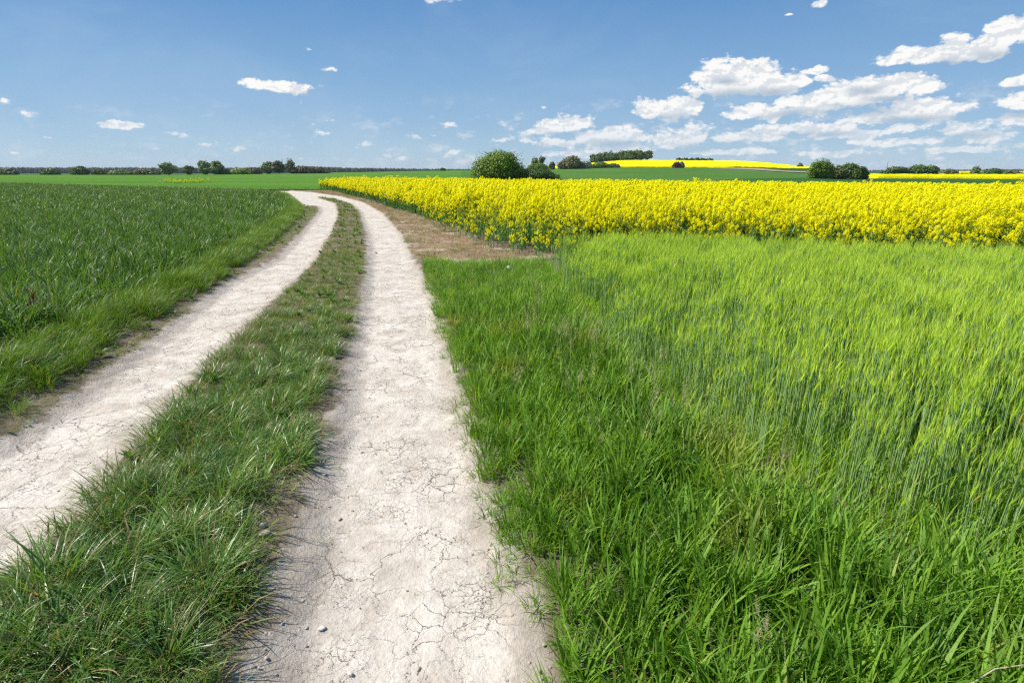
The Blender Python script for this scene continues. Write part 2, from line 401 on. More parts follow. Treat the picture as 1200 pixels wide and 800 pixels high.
def track_mat():
    m, t, out = mat('dry_cracked_clay')
    geo = t.new('ShaderNodeNewGeometry'); pos = geo.outputs['Position']
    rut = t.new('ShaderNodeAttribute', attribute_name='rut').outputs['Fac']
    dry = t.new('ShaderNodeAttribute', attribute_name='dry').outputs['Fac']
    soft = t.new('ShaderNodeAttribute', attribute_name='soft').outputs['Fac']
    ne = t.noise(pos, 4.0, 6, 0.65)
    e = t.math('ADD', rut, t.math('MULTIPLY', t.math('SUBTRACT', ne, 0.5), 0.42))
    inrut = t.ramp(e, -0.06, 0.06)
    core = t.ramp(e, 0.04, 0.26)
    # clay colours
    na = t.noise(pos, 2.1, 6, 0.62); nb = t.noise(pos, 60.0, 5, 0.7); nc = t.noise(pos, 9.0, 6, 0.65)
    clay = t.mix(t.ramp(na, 0.35, 0.65), (0.50, 0.435, 0.36), (0.63, 0.57, 0.49))
    clay = t.mix(t.ramp(nc, 0.42, 0.80), clay, (0.70, 0.645, 0.57))
    clay = t.mix(t.ramp(nc, 0.50, 0.30, 0.0, 0.55), clay, (0.40, 0.335, 0.28))
    edge = t.mix(nb, (0.34, 0.29, 0.235), (0.52, 0.455, 0.385))
    clay = t.mix(core, edge, clay)
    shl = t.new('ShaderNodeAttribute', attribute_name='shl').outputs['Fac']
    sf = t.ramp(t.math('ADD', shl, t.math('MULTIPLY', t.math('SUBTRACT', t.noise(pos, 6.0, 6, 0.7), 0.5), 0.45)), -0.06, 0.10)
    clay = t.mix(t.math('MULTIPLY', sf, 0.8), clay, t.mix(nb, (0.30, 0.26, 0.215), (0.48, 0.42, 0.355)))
    # cracks
    wp = t.vmath('ADD', pos, t.vmath('SCALE', t.vmath('SUBTRACT', t.noise(pos, 5.0, 5, 0.65, color=True), (0.5, 0.5, 0.5)), None))
    wp.node.inputs[1].links[0].from_node.inputs['Scale'].default_value = 0.22
    sp = t.vmath('MULTIPLY', wp, (1, 0.8, 0.0))
    def vor(scale, feat='DISTANCE_TO_EDGE'):
        v = t.new('ShaderNodeTexVoronoi', feature=feat, voronoi_dimensions='2D')
        t.l.new(sp, v.inputs['Vector']); v.inputs['Scale'].default_value = scale
        return v
    v1 = vor(3.6).outputs['Distance']; v2 = vor(11.0).outputs['Distance']; v3 = vor(27.0).outputs['Distance']
    k1 = t.noise(pos, 1.7, 4); k2 = t.noise(t.vmath('ADD', pos, (7, 3, 0)), 2.6, 4); k3 = t.noise(t.vmath('ADD', pos, (17, 3, 0)), 4.0, 4)
    w1 = t.ramp(k1, 0.44, 0.70, 0.0, 0.016); w2 = t.ramp(k2, 0.46, 0.72, 0.0, 0.030); w3 = t.ramp(k3, 0.47, 0.72, 0.0, 0.05)
    def crack(v, w): return t.math('SUBTRACT', 1.0, t.math('DIVIDE', v, t.math('ADD', w, 0.0008), clamp=True), clamp=True)
    cr = t.math('MAXIMUM', t.math('MAXIMUM', crack(v1, w1), crack(v2, w2)), t.math('MULTIPLY', crack(v3, w3), 0.6))
    cell = vor(11.0, 'F1').outputs['Color']
    sc = t.new('ShaderNodeSeparateColor'); t.l.new(cell, sc.inputs[0])
    clay = t.mix(t.math('MULTIPLY', t.ramp(sc.outputs[0], 0.3, 1.0), 0.22), clay, (0.70, 0.64, 0.57))
    crk = t.math('MULTIPLY', cr, core)
    clay = t.mix(t.math('MULTIPLY', crk, 0.5), clay, (0.24, 0.19, 0.15))
    # pits and crumbs
    vp = t.new('ShaderNodeTexVoronoi', feature='F1', voronoi_dimensions='2D'); t.l.new(pos, vp.inputs['Vector']); vp.inputs['Scale'].default_value = 34.0
    pit = t.math('MULTIPLY', t.ramp(vp.outputs['Distance'], 0.22, 0.06), t.ramp(t.noise(pos, 3.3, 4), 0.56, 0.72))
    clay = t.mix(t.math('MULTIPLY', pit, 0.6), clay, (0.24, 0.19, 0.15))
    # soil outside of the ruts
    soil, n2 = soil_nodes(t, pos)
    straw = t.mix(t.noise(t.vmath('MULTIPLY', pos, (1.0, 2.2, 1.0)), 22.0, 5, 0.75), (0.15, 0.085, 0.045), (0.46, 0.33, 0.20))
    straw = t.mix(t.ramp(t.noise(pos, 1.2, 5), 0.50, 0.66), straw, (0.50, 0.42, 0.32))
    soil = t.mix(t.ramp(t.math('ADD', dry, t.math('MULTIPLY', t.math('SUBTRACT', ne, 0.5), 1.6)), -0.2, 0.25), soil, straw)
    gs = t.mix(nb, (0.07, 0.09, 0.025), (0.16, 0.18, 0.055))
    soil = t.mix(t.math('MULTIPLY', t.ramp(soft, -0.15, 0.15), t.ramp(nc, 0.45, 0.60)), soil, gs)
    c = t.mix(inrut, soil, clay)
    b = t.new('ShaderNodeBsdfPrincipled'); t.put(b.inputs['Base Color'], c); b.inputs['Roughness'].default_value = 0.95
    b.inputs['Specular IOR Level'].default_value = 0.12
    hgt = t.math('ADD', t.math('MULTIPLY', nc, 0.9), t.math('MULTIPLY', nb, t.ramp(core, 0.0, 1.0, 0.7, 0.22)))
    hgt = t.math('SUBTRACT', hgt, t.math('MULTIPLY', crk, 0.8))
    hgt = t.math('SUBTRACT', hgt, t.math('MULTIPLY', pit, 0.35))
    hgt = t.math('ADD', hgt, t.math('MULTIPLY', sc.outputs[1], t.math('MULTIPLY', 0.18, core)))
    bp = t.new('ShaderNodeBump'); bp.inputs['Distance'].default_value = 0.028; bp.inputs['Strength'].default_value = 0.9
    t.l.new(hgt, bp.inputs['Height']); t.l.new(bp.outputs[0], b.inputs['Normal'])
    t.l.new(b.outputs[0], out.inputs[0]); return m

def field_mat(name, ca, cb, scale=0.05, rows=None, fine=(0.9, 1.1), fsc=1.2):
    m, t, out = mat(name)
    geo = t.new('ShaderNodeNewGeometry'); pos = geo.outputs['Position']
    n1 = t.noise(t.vmath('MULTIPLY', pos, (0.35, 1.0, 1.0)), scale, 5, 0.6); n2 = t.noise(pos, fsc, 5, 0.75)
    c = t.mix(t.ramp(n1, 0.35, 0.65), ca, cb)
    if rows:                    # tractor lines
        ang, sp = rows
        w = t.vmath('DOT_PRODUCT', pos, (math.cos(ang) / sp, math.sin(ang) / sp, 0))
        fr = t.math('FRACT', t.math('ADD', w, t.math('MULTIPLY', n1, 0.05)))
        ln = t.ramp(t.math('ABSOLUTE', t.math('SUBTRACT', fr, 0.5)), 0.475, 0.495)
        c = t.mix(t.math('MULTIPLY', ln, 0.4), c, tuple(a * 0.55 for a in ca))
    f = t.ramp(n2, 0.3, 0.7, fine[0], fine[1])
    c2 = t.vmath('SCALE', c, None); t.l.new(f, c2.node.inputs['Scale'])
    b = t.new('ShaderNodeBsdfPrincipled'); t.put(b.inputs['Base Color'], c2); b.inputs['Roughness'].default_value = 1.0
    b.inputs['Specular IOR Level'].default_value = 0.0
    bp = t.new('ShaderNodeBump'); bp.inputs['Distance'].default_value = 0.3; bp.inputs['Strength'].default_value = 0.8
    t.l.new(n2, bp.inputs['Height']); t.l.new(bp.outputs[0], b.inputs['Normal'])
    t.l.new(b.outputs[0], out.inputs[0]); return m

M_soil = ground_mat(); M_track = track_mat()

# ------------------------------------------------------------------ ground
def build_ground():
    ys = np.concatenate([np.arange(-30, 0, 3.0), np.arange(0, 60, 1.2), 60 * np.exp(np.linspace(0, math.log(9000 / 60), 90))])
    us = np.linspace(-1, 1, 221); us = np.sign(us) * np.abs(us) ** 1.15
    Yg, U = np.meshgrid(ys, us, indexing='ij')
    X = U * (45 + 1.55 * np.maximum(Yg, 0))
    Z = gz(X, Yg) - 0.09
    v = np.stack([X, Yg, Z], -1).reshape(-1, 3)
    ob('ground', mesh('ground', v, gridf(len(ys), len(us)), [M_soil], sm=True), kind='structure')
build_ground()

def build_track():
    ys = [0.3]
    while ys[-1] < 66: ys.append(ys[-1] + max(0.028, 0.0085 * ys[-1]))
    ys = np.array(ys); nc = 360
    L = np.interp(ys, [0, 3, 6, 10, 20, 30, 40, 48, 66], [-9, -7.5, -7.5, -9, -14, -19, -27, -45, -60])
    Rr = np.interp(ys, [0, 3, 8, 14, 20, 30, 40, 50, 66], [1.4, 1.2, 1.2, 2.2, 1.0, -3, -8, -12, -14])
    U = np.linspace(0, 1, nc)
    X = L[:, None] + (Rr - L)[:, None] * U[None]; Yg = np.repeat(ys[:, None], nc, 1)
    rut = rutd(X, Yg); dry = sdist(BARE, X, Yg); soft = sdist(SOFTV, X, Yg)
    Z = gz(X, Yg)
    inr = smooth(-0.1, 0.2, rut)
    Z = Z + (fbm(X * 5, Yg * 5, 4, 3) - .5) * 0.022 + (fbm(X * 22, Yg * 22, 3, 9) - .5) * (0.020 * (1 - inr) + 0.006)
    # crumbly shoulder of the ruts
    sh = np.exp(-((rut - 0.06) / 0.12) ** 2)
    Z = Z + sh * (fbm(X * 13, Yg * 13, 3, 31) - .4) * 0.035
    edge = np.minimum(np.minimum(U, 1 - U)[None] * 40, 1)
    Z = Z - (1 - edge) * 0.06
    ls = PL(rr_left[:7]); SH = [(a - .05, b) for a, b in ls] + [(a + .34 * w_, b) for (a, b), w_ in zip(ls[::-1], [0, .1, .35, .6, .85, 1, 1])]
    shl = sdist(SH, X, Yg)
    v = np.stack([X, Yg, Z], -1).reshape(-1, 3)
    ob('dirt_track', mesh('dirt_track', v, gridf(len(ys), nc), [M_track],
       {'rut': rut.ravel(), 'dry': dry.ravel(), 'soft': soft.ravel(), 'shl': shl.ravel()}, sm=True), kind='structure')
build_track()

# far fields: (columns, near distance, far distance) per field
def field(name, cols, near, far, m, off=0.12, h=0.0, nr=40, ncol=140, label=None, cat=None, rough=0.0, kind='structure'):
    px = np.linspace(cols[0], cols[-1], ncol)
    n_ = np.interp(px, cols, near); f_ = np.interp(px, cols, far)
    T = np.linspace(0, 1, nr) ** 1.3
    Yg = n_[None] * (f_ / n_)[None] ** T[:, None]
    X = (px - 600)[None] / F / 1.044 * Yg
    Z = terr(X, Yg) + off + h
    if rough: Z = Z + (vnoise(X * 1.3, Yg * 1.3, 5) - .5) * rough + (vnoise(X * .4, Yg * .4, 6) - .5) * rough
    v = np.stack([X, Yg, Z], -1).reshape(-1, 3); f = gridf(nr, ncol).tolist()
    if h:                       # sides of the standing crop
        loop = [(0, c) for c in range(ncol)] + [(r, ncol - 1) for r in range(1, nr)] + [(nr - 1, c) for c in range(ncol - 2, -1, -1)] + [(r, 0) for r in range(nr - 2, 0, -1)]
        ids = [r * ncol + c for r, c in loop]; n0 = len(v)
        lo = v[ids].copy(); lo[:, 2] -= h + off + 0.2
        v = np.concatenate([v, lo]); k = len(ids)
        for i in range(k): f.append([ids[i], n0 + i, n0 + (i + 1) % k, ids[(i + 1) % k]])
    ob(name, mesh(name, v, f, [m], sm=True), kind=kind)

M_green = field_mat('young_crop_green', (0.085, 0.190, 0.032), (0.115, 0.245, 0.042), rows=(R(84), 26), fine=(0.8, 1.15))
M_mid = field_mat('mid_crop_green', (0.070, 0.155, 0.034), (0.095, 0.20, 0.045), rows=(R(97), 24), fine=(0.85, 1.12))
M_deep = field_mat('deep_crop_green', (0.040, 0.105, 0.028), (0.056, 0.14, 0.034), fine=(0.85, 1.12))
M_yel = field_mat('blooming_rape_far', (0.84, 0.74, 0.004), (0.90, 0.80, 0.006), fine=(0.9, 1.03), fsc=2.2)
M_fallow = field_mat('pale_ploughed_soil', (0.30, 0.25, 0.20), (0.36, 0.30, 0.25), fine=(0.9, 1.1))
field('green_field', [-300, 0, 200, 330, 420, 560], [96, 84, 60, 53, 56, 60], [420, 420, 420, 430, 500, 520], M_green, 0.05)
field('meadow', [540, 600, 700, 800, 960, 1010], [60, 50, 46, 44, 100, 120], [500, 420, 395, 395, 250, 200], M_mid, 0.07)
field('crop_land', [800, 960, 1010, 1200, 1500], [44, 40, 37, 33, 33], [100, 150, 160, 165, 170], M_deep, 0.10)
field('yellow_field', [636, 690, 740, 860, 950], [400, 398, 398, 404, 440], [412, 500, 545, 545, 462], M_yel, 0.1, 1.0, rough=0.5)
field('fallow_field', [828, 870, 1042], [360, 330, 255], [402, 430, 330], M_fallow, 0.22)
field('yellow_field', [1012, 1030, 1200, 1500], [172, 168, 160, 160], [178, 196, 215, 220], M_yel, 0.1, 0.9, rough=0.4)
field('yellow_field', [1108, 1125, 1200, 1400], [420, 410, 410, 410], [430, 470, 500, 500], M_yel, 0.1, 1.3, rough=0.5)

# ------------------------------------------------------------------ scattering of uncountable plants
def library(name, meshes):
    c = bpy.data.collections.new(name)
    for i, me in enumerate(meshes):
        o = bpy.data.objects.new('%s_%02d' % (name, i), me); c.objects.link(o)
    return c
def scatter(name, label, lib, x, y, z, rot, scl, idx, kind='stuff', top=None):
    n = len(x)
    me = bpy.data.meshes.new(name)
    me.vertices.add(n); me.vertices.foreach_set('co', np.stack([x, y, z], -1).astype(np.float32).ravel())
    a = me.attributes.new('rot', 'FLOAT_VECTOR', 'POINT'); a.data.foreach_set('vector', np.asarray(rot, np.float32).ravel())
    a = me.attributes.new('scl', 'FLOAT_VECTOR', 'POINT'); a.data.foreach_set('vector', np.asarray(scl, np.float32).ravel())
    a = me.attributes.new('idx', 'INT', 'POINT'); a.data.foreach_set('value', np.asarray(idx, np.int32))
    o = ob(name, me, kind=kind)
    if label: o['label'] = label[0]; o['category'] = label[1]
    ng = bpy.data.node_groups.new(name, 'GeometryNodeTree')
    ng.interface.new_socket('Geometry', in_out='INPUT', socket_type='NodeSocketGeometry')
    ng.interface.new_socket('Geometry', in_out='OUTPUT', socket_type='NodeSocketGeometry')
    N = ng.nodes; Lk = ng.links
    gi = N.new('NodeGroupInput'); go = N.new('NodeGroupOutput')
    ci = N.new('GeometryNodeCollectionInfo'); ci.inputs[0].default_value = lib; ci.inputs['Separate Children'].default_value = True; ci.inputs['Reset Children'].default_value = True
    ip = N.new('GeometryNodeInstanceOnPoints'); ip.inputs['Pick Instance'].default_value = True
    def named(k, ty):
        q = N.new('GeometryNodeInputNamedAttribute'); q.data_type = ty; q.inputs['Name'].default_value = k
        return [s for s in q.outputs if s.enabled and s.name == 'Attribute'][0]
    Lk.new(gi.outputs[0], ip.inputs['Points']); Lk.new(ci.outputs[0], ip.inputs['Instance'])
    Lk.new(named('idx', 'INT'), ip.inputs['Instance Index'])
    Lk.new(named('rot', 'FLOAT_VECTOR'), ip.inputs['Rotation']); Lk.new(named('scl', 'FLOAT_VECTOR'), ip.inputs['Scale'])
    Lk.new(ip.outputs[0], go.inputs[0])
    md = o.modifiers.new('scatter', 'NODES'); md.node_group = ng
    return o
def sample(poly, dens, seed, ymin=None, ymax=None, xmin=None, xmax=None, margin=2.5):
    """random points per square metre in a plan polygon, kept to what the photograph could see with a margin"""
    r = np.random.default_rng(seed)
    xs = [p[0] for p in poly]; ys = [p[1] for p in poly]
    x0, x1 = min(xs), max(xs); y0, y1 = min(ys), max(ys)
    if ymin is not None: y0 = max(y0, ymin)
    if ymax is not None: y1 = min(y1, ymax)
    if xmin is not None: x0 = max(x0, xmin)
    if xmax is not None: x1 = min(x1, xmax)
    n = int((x1 - x0) * (y1 - y0) * dens)
    x = r.uniform(x0, x1, n); y = r.uniform(y0, y1, n)
    k = (np.abs(x) < 0.95 * np.maximum(y, 0) + margin)
    x, y = x[k], y[k]; k = inside(poly, x, y)
    return x[k], y[k]
def rots(n, tilt, seed, zrange=math.pi, z0=0.0):
    r = np.random.default_rng(seed)
    return np.stack([r.normal(0, tilt, n), r.normal(0, tilt, n), z0 + r.uniform(-zrange, zrange, n)], -1)
def uni(a, b, n, seed): return np.random.default_rng(seed).uniform(a, b, n)
def scl3(s, sz=None):
    return np.stack([s, s, s if sz is None else sz], -1)

# --- plants
M_verge = leaf_mat('verge_grass', (0.075, 0.185, 0.014), (0.27, 0.47, 0.050), straw_amt=0.014, trans=0.38, patch=(0.33, 0.40, 0.07), patch_scale=1.1, patch_rng=(0.53, 0.70))
M_median = leaf_mat('tussock_grass', (0.050, 0.125, 0.014), (0.215, 0.37, 0.070), straw=(0.40, 0.29, 0.14), straw_amt=0.07, rough=0.36, spec=0.45, trans=0.30, tip=None)
M_short = leaf_mat('short_worn_grass', (0.08, 0.14, 0.018), (0.25, 0.35, 0.06), straw=(0.42, 0.29, 0.13), straw_amt=0.15, rough=0.5, trans=0.3)
M_leftv = leaf_mat('soft_verge_grass', (0.065, 0.150, 0.012), (0.18, 0.33, 0.030), straw_amt=0.03, rough=0.4, trans=0.3)
M_wheat = leaf_mat('wheat_leaf', (0.055, 0.115, 0.016), (0.175, 0.295, 0.052), straw=(0.40, 0.36, 0.08), straw_amt=0.02, rough=0.45, spec=0.32, trans=0.30, tcol=(1.2, 1.4, 0.5))
M_barley = leaf_mat('barley_leaf', (0.15, 0.31, 0.020), (0.36, 0.55, 0.055), straw=(0.55, 0.48, 0.12), straw_amt=0.03, rough=0.45, trans=0.45)
M_stem = leaf_mat('barley_stem', (0.26, 0.43, 0.15), (0.46, 0.62, 0.27), straw_amt=0.02, rough=0.4, trans=0.25, tcol=(1.1, 1.3, 0.6))
M_ear = leaf_mat('barley_ear', (0.40, 0.60, 0.05), (0.64, 0.78, 0.115), straw=(0.55, 0.50, 0.15), straw_amt=0.02, rough=0.5, trans=0.45)
M_rleaf = leaf_mat('rape_leaf', (0.075, 0.18, 0.035), (0.16, 0.31, 0.075), straw_amt=0.01, trans=0.28, tcol=(1.2, 1.4, .5))
M_rflow = leaf_mat('rape_flower', (0.95, 0.91, 0.006), (0.97, 0.94, 0.012), straw_amt=0.0001, rough=0.6, spec=0.15, trans=0.5, tcol=(1.0, 1.0, 0.6))
M_straw = leaf_mat('dead_straw', (0.20, 0.12, 0.065), (0.60, 0.46, 0.30), straw_amt=0.1, straw=(0.6, 0.5, 0.36), rough=0.7, spec=0.2, trans=0.2, tcol=(1, 1, 1))
M_moss = leaf_mat('low_weed', (0.10, 0.17, 0.02), (0.22, 0.30, 0.035), straw_amt=0.05, trans=0.3)
M_red = leaf_mat('red_dock', (0.12, 0.015, 0.02), (0.22, 0.03, 0.03), straw_amt=0.01, trans=0.3, tcol=(1.2, .6, .6))

def tuft(name, m, n, rad, L, wd, tilt, curl, seed, K=4, wind=(0, 0), twist=0.6):
    r = random.Random(seed); g = Geo()
    for i in range(n):
        a = r.uniform(0, 2 * math.pi); q = rad * math.sqrt(r.random())
        bx, by = q * math.cos(a), q * math.sin(a)
        az = a + r.gauss(0, 0.8)
        wx, wy = math.cos(az) + wind[0], math.sin(az) + wind[1]; az = math.atan2(wy, wx)
        l = r.uniform(*L) * (1 - 0.2 * q / rad)
        blade(g, (bx, by, -0.02), az, l, wd * r.uniform(.65, 1.25), r.uniform(*tilt), r.uniform(*curl), r.random(), K, 0, twist=r.uniform(-twist, twist), shape=r.uniform(.3, .65))
    return g.mesh(name, [m])

def barley_plant(g, r, bx, by, H, ear=True):
    az = r.uniform(0, 6.28); ln = r.uniform(0.0, 0.045)
    top = np.array([bx + math.cos(az) * ln * H, by + math.sin(az) * ln * H, H])
    mid = np.array([bx + math.cos(az) * ln * H * .3, by + math.sin(az) * ln * H * .3, H * .5])
    t = r.random()
    tube(g, [(bx, by, 0), mid, top], [0.0048, 0.0044, 0.003], 3, t * .9, [0.2, .5, .9], 1)
    for hh in (0.25, 0.5, 0.72):
        if r.random() < 0.7:
            f = hh * H; c = np.array([bx, by, 0]) * (1 - hh) + top * hh; c[2] = f
            blade(g, c, r.uniform(0, 6.28), r.uniform(.12, .22), r.uniform(.006, .011), r.uniform(.08, .3), r.uniform(.1, .9), r.random(), 4, 0, twist=r.uniform(-1, 1))
    if ear:
        a2 = r.uniform(0, 6.28); bend = r.uniform(0.05, .5)
        d = np.array([math.cos(a2) * math.sin(bend), math.sin(a2) * math.sin(bend), math.cos(bend)])
        e = top + d * 0.075; tt = r.random()
        tube(g, [top, top + d * .02, top + d * .05, e], [0.002, 0.0055, 0.005, 0.0015], 4, tt, 1, 2)
        for k in range(8):
            a3 = a2 + r.gauss(0, 1.6); b3 = bend + r.uniform(-.12, .3)
            blade(g, top + d * r.uniform(.01, .07), a3, r.uniform(.07, .12), .0016, b3, .1, min(.93, tt + r.uniform(0, .3)), 2, 2)

def mk_barley(name, n, H, rad, seed, ear=True):
    r = random.Random(seed); g = Geo()
    for i in range(n): barley_plant(g, r, r.uniform(-rad, rad), r.uniform(-rad, rad), r.uniform(*H), ear)
    return g.mesh(name, [M_barley, M_stem, M_ear])

def flower_head(g, r, c, n, s, rx=0.03, rz=0.05, fs=0.012):
    for k in range(n):              # small four-petalled blossoms, each two crossed petal pairs
        th = r.uniform(0, 6.28); u = r.uniform(-1, 1); q = math.sqrt(1 - u * u)
        p = c + np.array([q * math.cos(th) * rx, q * math.sin(th) * rx, u * rz]) * s
        ax = np.array([q * math.cos(th), q * math.sin(th), u + 1.7]); ax /= np.linalg.norm(ax)
        a = np.cross(ax, [.3, .9, .1]); a /= np.linalg.norm(a); b = np.cross(ax, a); f = fs * s * r.uniform(.8, 1.3)
        cup = ax * f * .35; tt = r.random() * .9
        g.add([p - a * f + cup, p + b * f * .45, p + a * f + cup, p - b * f * .45], [(0, 1, 2, 3)], tt, 1, 1)
        g.add([p - b * f + cup, p + a * f * .45, p + b * f + cup, p - a * f * .45], [(0, 1, 2, 3)], tt, 1, 1)
def mk_rape(name, seed, n=1, rad=0.0, fl=16, H=(0.76, 1.10), fs=0.013, leafy=10):
    r = random.Random(seed); g = Geo()
    for j in range(n):
        bx, by = r.uniform(-rad, rad), r.uniform(-rad, rad); h = r.uniform(*H)
        az = r.uniform(0, 6.28); ln = r.uniform(0, .1); top = np.array([bx + math.cos(az) * ln, by + math.sin(az) * ln, h])
        tube(g, [(bx, by, 0), (top + np.array([bx, by, 0])) / 2, top], [.006, .005, .003], 4, r.random() * .8, .5, 0)
        flower_head(g, r, top - np.array([0, 0, .03]), fl, 1, fs=fs)
        for k in range(r.randint(4, 6)):
            z0 = h * r.uniform(.42, .8); a = r.uniform(0, 6.28); l = r.uniform(.15, .3); z1 = min(h - .02, z0 + l * r.uniform(.7, 1.0))
            c0 = np.array([bx, by, 0]) * (1 - z0 / h) + top * (z0 / h); c0[2] = z0
            c1 = np.array([c0[0] + math.cos(a) * l * .5, c0[1] + math.sin(a) * l * .5, z1])
            tube(g, [c0, c1], [.003, .002], 3, r.random() * .8, .6, 0)
            flower_head(g, r, c1, int(fl * .7), .85, fs=fs)
        for k in range(leafy):
            z0 = h * r.uniform(.03, .62); a = r.uniform(0, 6.28)
            blade(g, (bx, by, z0), a, r.uniform(.12, .24), r.uniform(.03, .06), r.uniform(.4, .9), r.uniform(.4, 1.4), r.random() * .9, 4, 0, shape=.2)
    return g.mesh(name, [M_rleaf, M_rflow], sm=False)

# verge grass beside the right rut and at the lower right
lib_verge = library('broad_grass', [tuft('broad_grass', M_verge, 20, .05, (.20, .42), .0110, (.03, .38), (.1, 1.0), s, 5) for s in range(7)])
lib_fine = library('fine_grass', [tuft('fine_grass', M_verge, 28, .05, (.10, .25), .0055, (.05, .7), (.3, 1.5), 40 + s, 4) for s in range(6)])
x, y = sample(GRASS_R + [], 190, 1, ymin=0.3)
dr = -rutd(x, y)                # distance from the rut
k = dr > uni(-0.14, 0.06, len(x), 2); x, y, dr = x[k], y[k], dr[k]
k = -sdist(BARE, x, y) > uni(-.25, .35, len(x), 6) * (1 + 1.5 * fbm(x * 2, y * 2, 2, 14)); x, y, dr = x[k], y[k], dr[k]
h = np.clip((dr + .12) / 1.1, 0.0, 1) ** .7 * (0.8 + 0.5 * fbm(x * 1.4, y * 1.4, 3, 4))
isb = (h > 0.34 + uni(-.25, .25, len(x), 5)) & (y < 7.5)
def put(sel, lib, name, label, s, nlib, seed, tilt=.12, zr=math.pi, z0=0.0, zoff=0.0):
    xx, yy = x[sel], y[sel]; n = len(xx)
    return scatter(name, label, lib, xx, yy, gz(xx, yy) + zoff, rots(n, tilt, seed, zr, z0), scl3(s[sel] * uni(.8, 1.15, n, seed + 1)), np.random.default_rng(seed + 2).integers(0, nlib, n))
put(isb, lib_verge, 'verge_grass', ('tall broad bladed green grass between the right wheel rut and the barley', 'grass'), 0.55 + 0.5 * h, 7, 10)
put(~isb, lib_fine, 'short_grass', ('fine short green grass fringing the edge of the right wheel rut', 'grass'), 0.55 + 0.75 * h, 6, 14)

# flowering grasses and broad leaved weeds mixed into the verges
def panicle(name, seed):
    g = Geo(); r = random.Random(seed)
    for i in range(4):
        bx, by = r.uniform(-.05, .05), r.uniform(-.05, .05); a = r.uniform(0, 6.28); h_ = r.uniform(.38, .56); l_ = r.uniform(.03, .12)
        top = np.array([bx + math.cos(a) * l_, by + math.sin(a) * l_, h_])
        tube(g, [(bx, by, 0), (bx + math.cos(a) * l_ * .35, by + math.sin(a) * l_ * .35, h_ * .6), top], [.0018, .0015, .001], 3, .8, .5)
        for k in range(26):
            f = r.random(); c = top - np.array([math.cos(a) * l_ * .3, math.sin(a) * l_ * .3, h_ * .28]) * (1 - f); b = r.uniform(0, 6.28)
            blade(g, c, b, .035 * (1.15 - f), .0035, .5, .6, r.random(), 2)
    return g.mesh(name, [M_pan])
def rosette(name, seed):
    g = Geo(); r = random.Random(seed)
    for i in range(11): blade(g, (0, 0, .01), i * 2.4 + r.uniform(-.3, .3), r.uniform(.07, .15), r.uniform(.022, .04), r.uniform(.4, 1.1), r.uniform(.2, .7), r.random() * .9, 5, shape=.15)
    return g.mesh(name, [M_broad])
M_pan = leaf_mat('seeding_grass', (0.28, 0.33, 0.11), (0.50, 0.50, 0.24), straw_amt=.08, trans=.3, tcol=(1.1, 1.1, .7))
M_broad = leaf_mat('broad_weed_leaf', (0.07, 0.15, 0.02), (0.17, 0.30, 0.045), straw_amt=.02, trans=.3)
lib_pan = library('seeding_grass', [panicle('seeding_grass', 700 + i) for i in range(4)])
lib_ros = library('broad_leaved_weed', [rosette('broad_leaved_weed', 720 + i) for i in range(4)])
x_, y_ = x, y
x, y = sample(PL([(590, 400), (680, 390), (790, 480), (860, 560), (700, 560), (640, 480)]), 8, 17); n_ = len(x)
x2, y2 = sample(GRASS_R, 1.6, 18, ymin=1.2); x = np.concatenate([x, x2]); y = np.concatenate([y, y2])
k = rutd(x, y) < -.25; x, y = x[k], y[k]
put(np.ones(len(x), bool), lib_pan, 'seeding_grass', ('pale flowering grass heads standing above the green verge right of the track', 'grass'), uni(.75, 1.1, len(x), 19), 4, 20, .08)
x, y = sample(GRASS_R, 9, 23, ymin=.8); x2, y2 = sample(MEDIAN, 7, 24, ymin=.8); x3, y3 = sample(SOFTV, 5, 25, ymin=.8)
x = np.concatenate([x, x2, x3]); y = np.concatenate([y, y2, y3]); k = rutd(x, y) < -.03; x, y = x[k], y[k]
put(np.ones(len(x), bool), lib_ros, 'broad_leaved_weeds', ('small broad leaved weeds growing among the grass beside the ruts', 'weeds'), uni(.5, 1.1, len(x), 26), 4, 27, .1, zoff=.01)

# barley
lib_bar = library('barley', [mk_barley('barley', 7, (.52, .66), .11, 70 + s) for s in range(7)])
lib_bleaf = library('barley_undergrowth', [tuft('barley_undergrowth', M_barley, 14, .08, (.18, .36), .0075, (.03, .28), (.1, .9), 90 + s, 4) for s in range(5)])
x, y = sample(BARLEY, 72, 21, ymin=0.8, xmax=22)
e = sdist(BARLEY, x, y)
k = (e > uni(0, .5, len(x), 3)) & (fbm(x * 1.1, y * 1.1, 3, 8) > .27); x, y, e = x[k], y[k], e[k]
s = (0.72 + 0.26 * smooth(0, 1.8, e)) * (0.84 + .22 * fbm(x * .8, y * .8, 3, 12)) * (1 - .07 * smooth(2, 8, x))
put(np.ones(len(x), bool), lib_bar, 'barley_field', ('bright yellow green barley with upright stems and soft ears', 'barley crop'), s, 7, 30, .028)
x, y = sample(BARLEY, 75, 22, ymin=0.5, ymax=9.5, xmax=12)
put(np.ones(len(x), bool), lib_bleaf, 'barley_undergrowth', ('leafy green lower growth between the barley stems', 'barley leaves'), 0.75 + 0.35 * fbm(x, y, 3, 5), 5, 34)

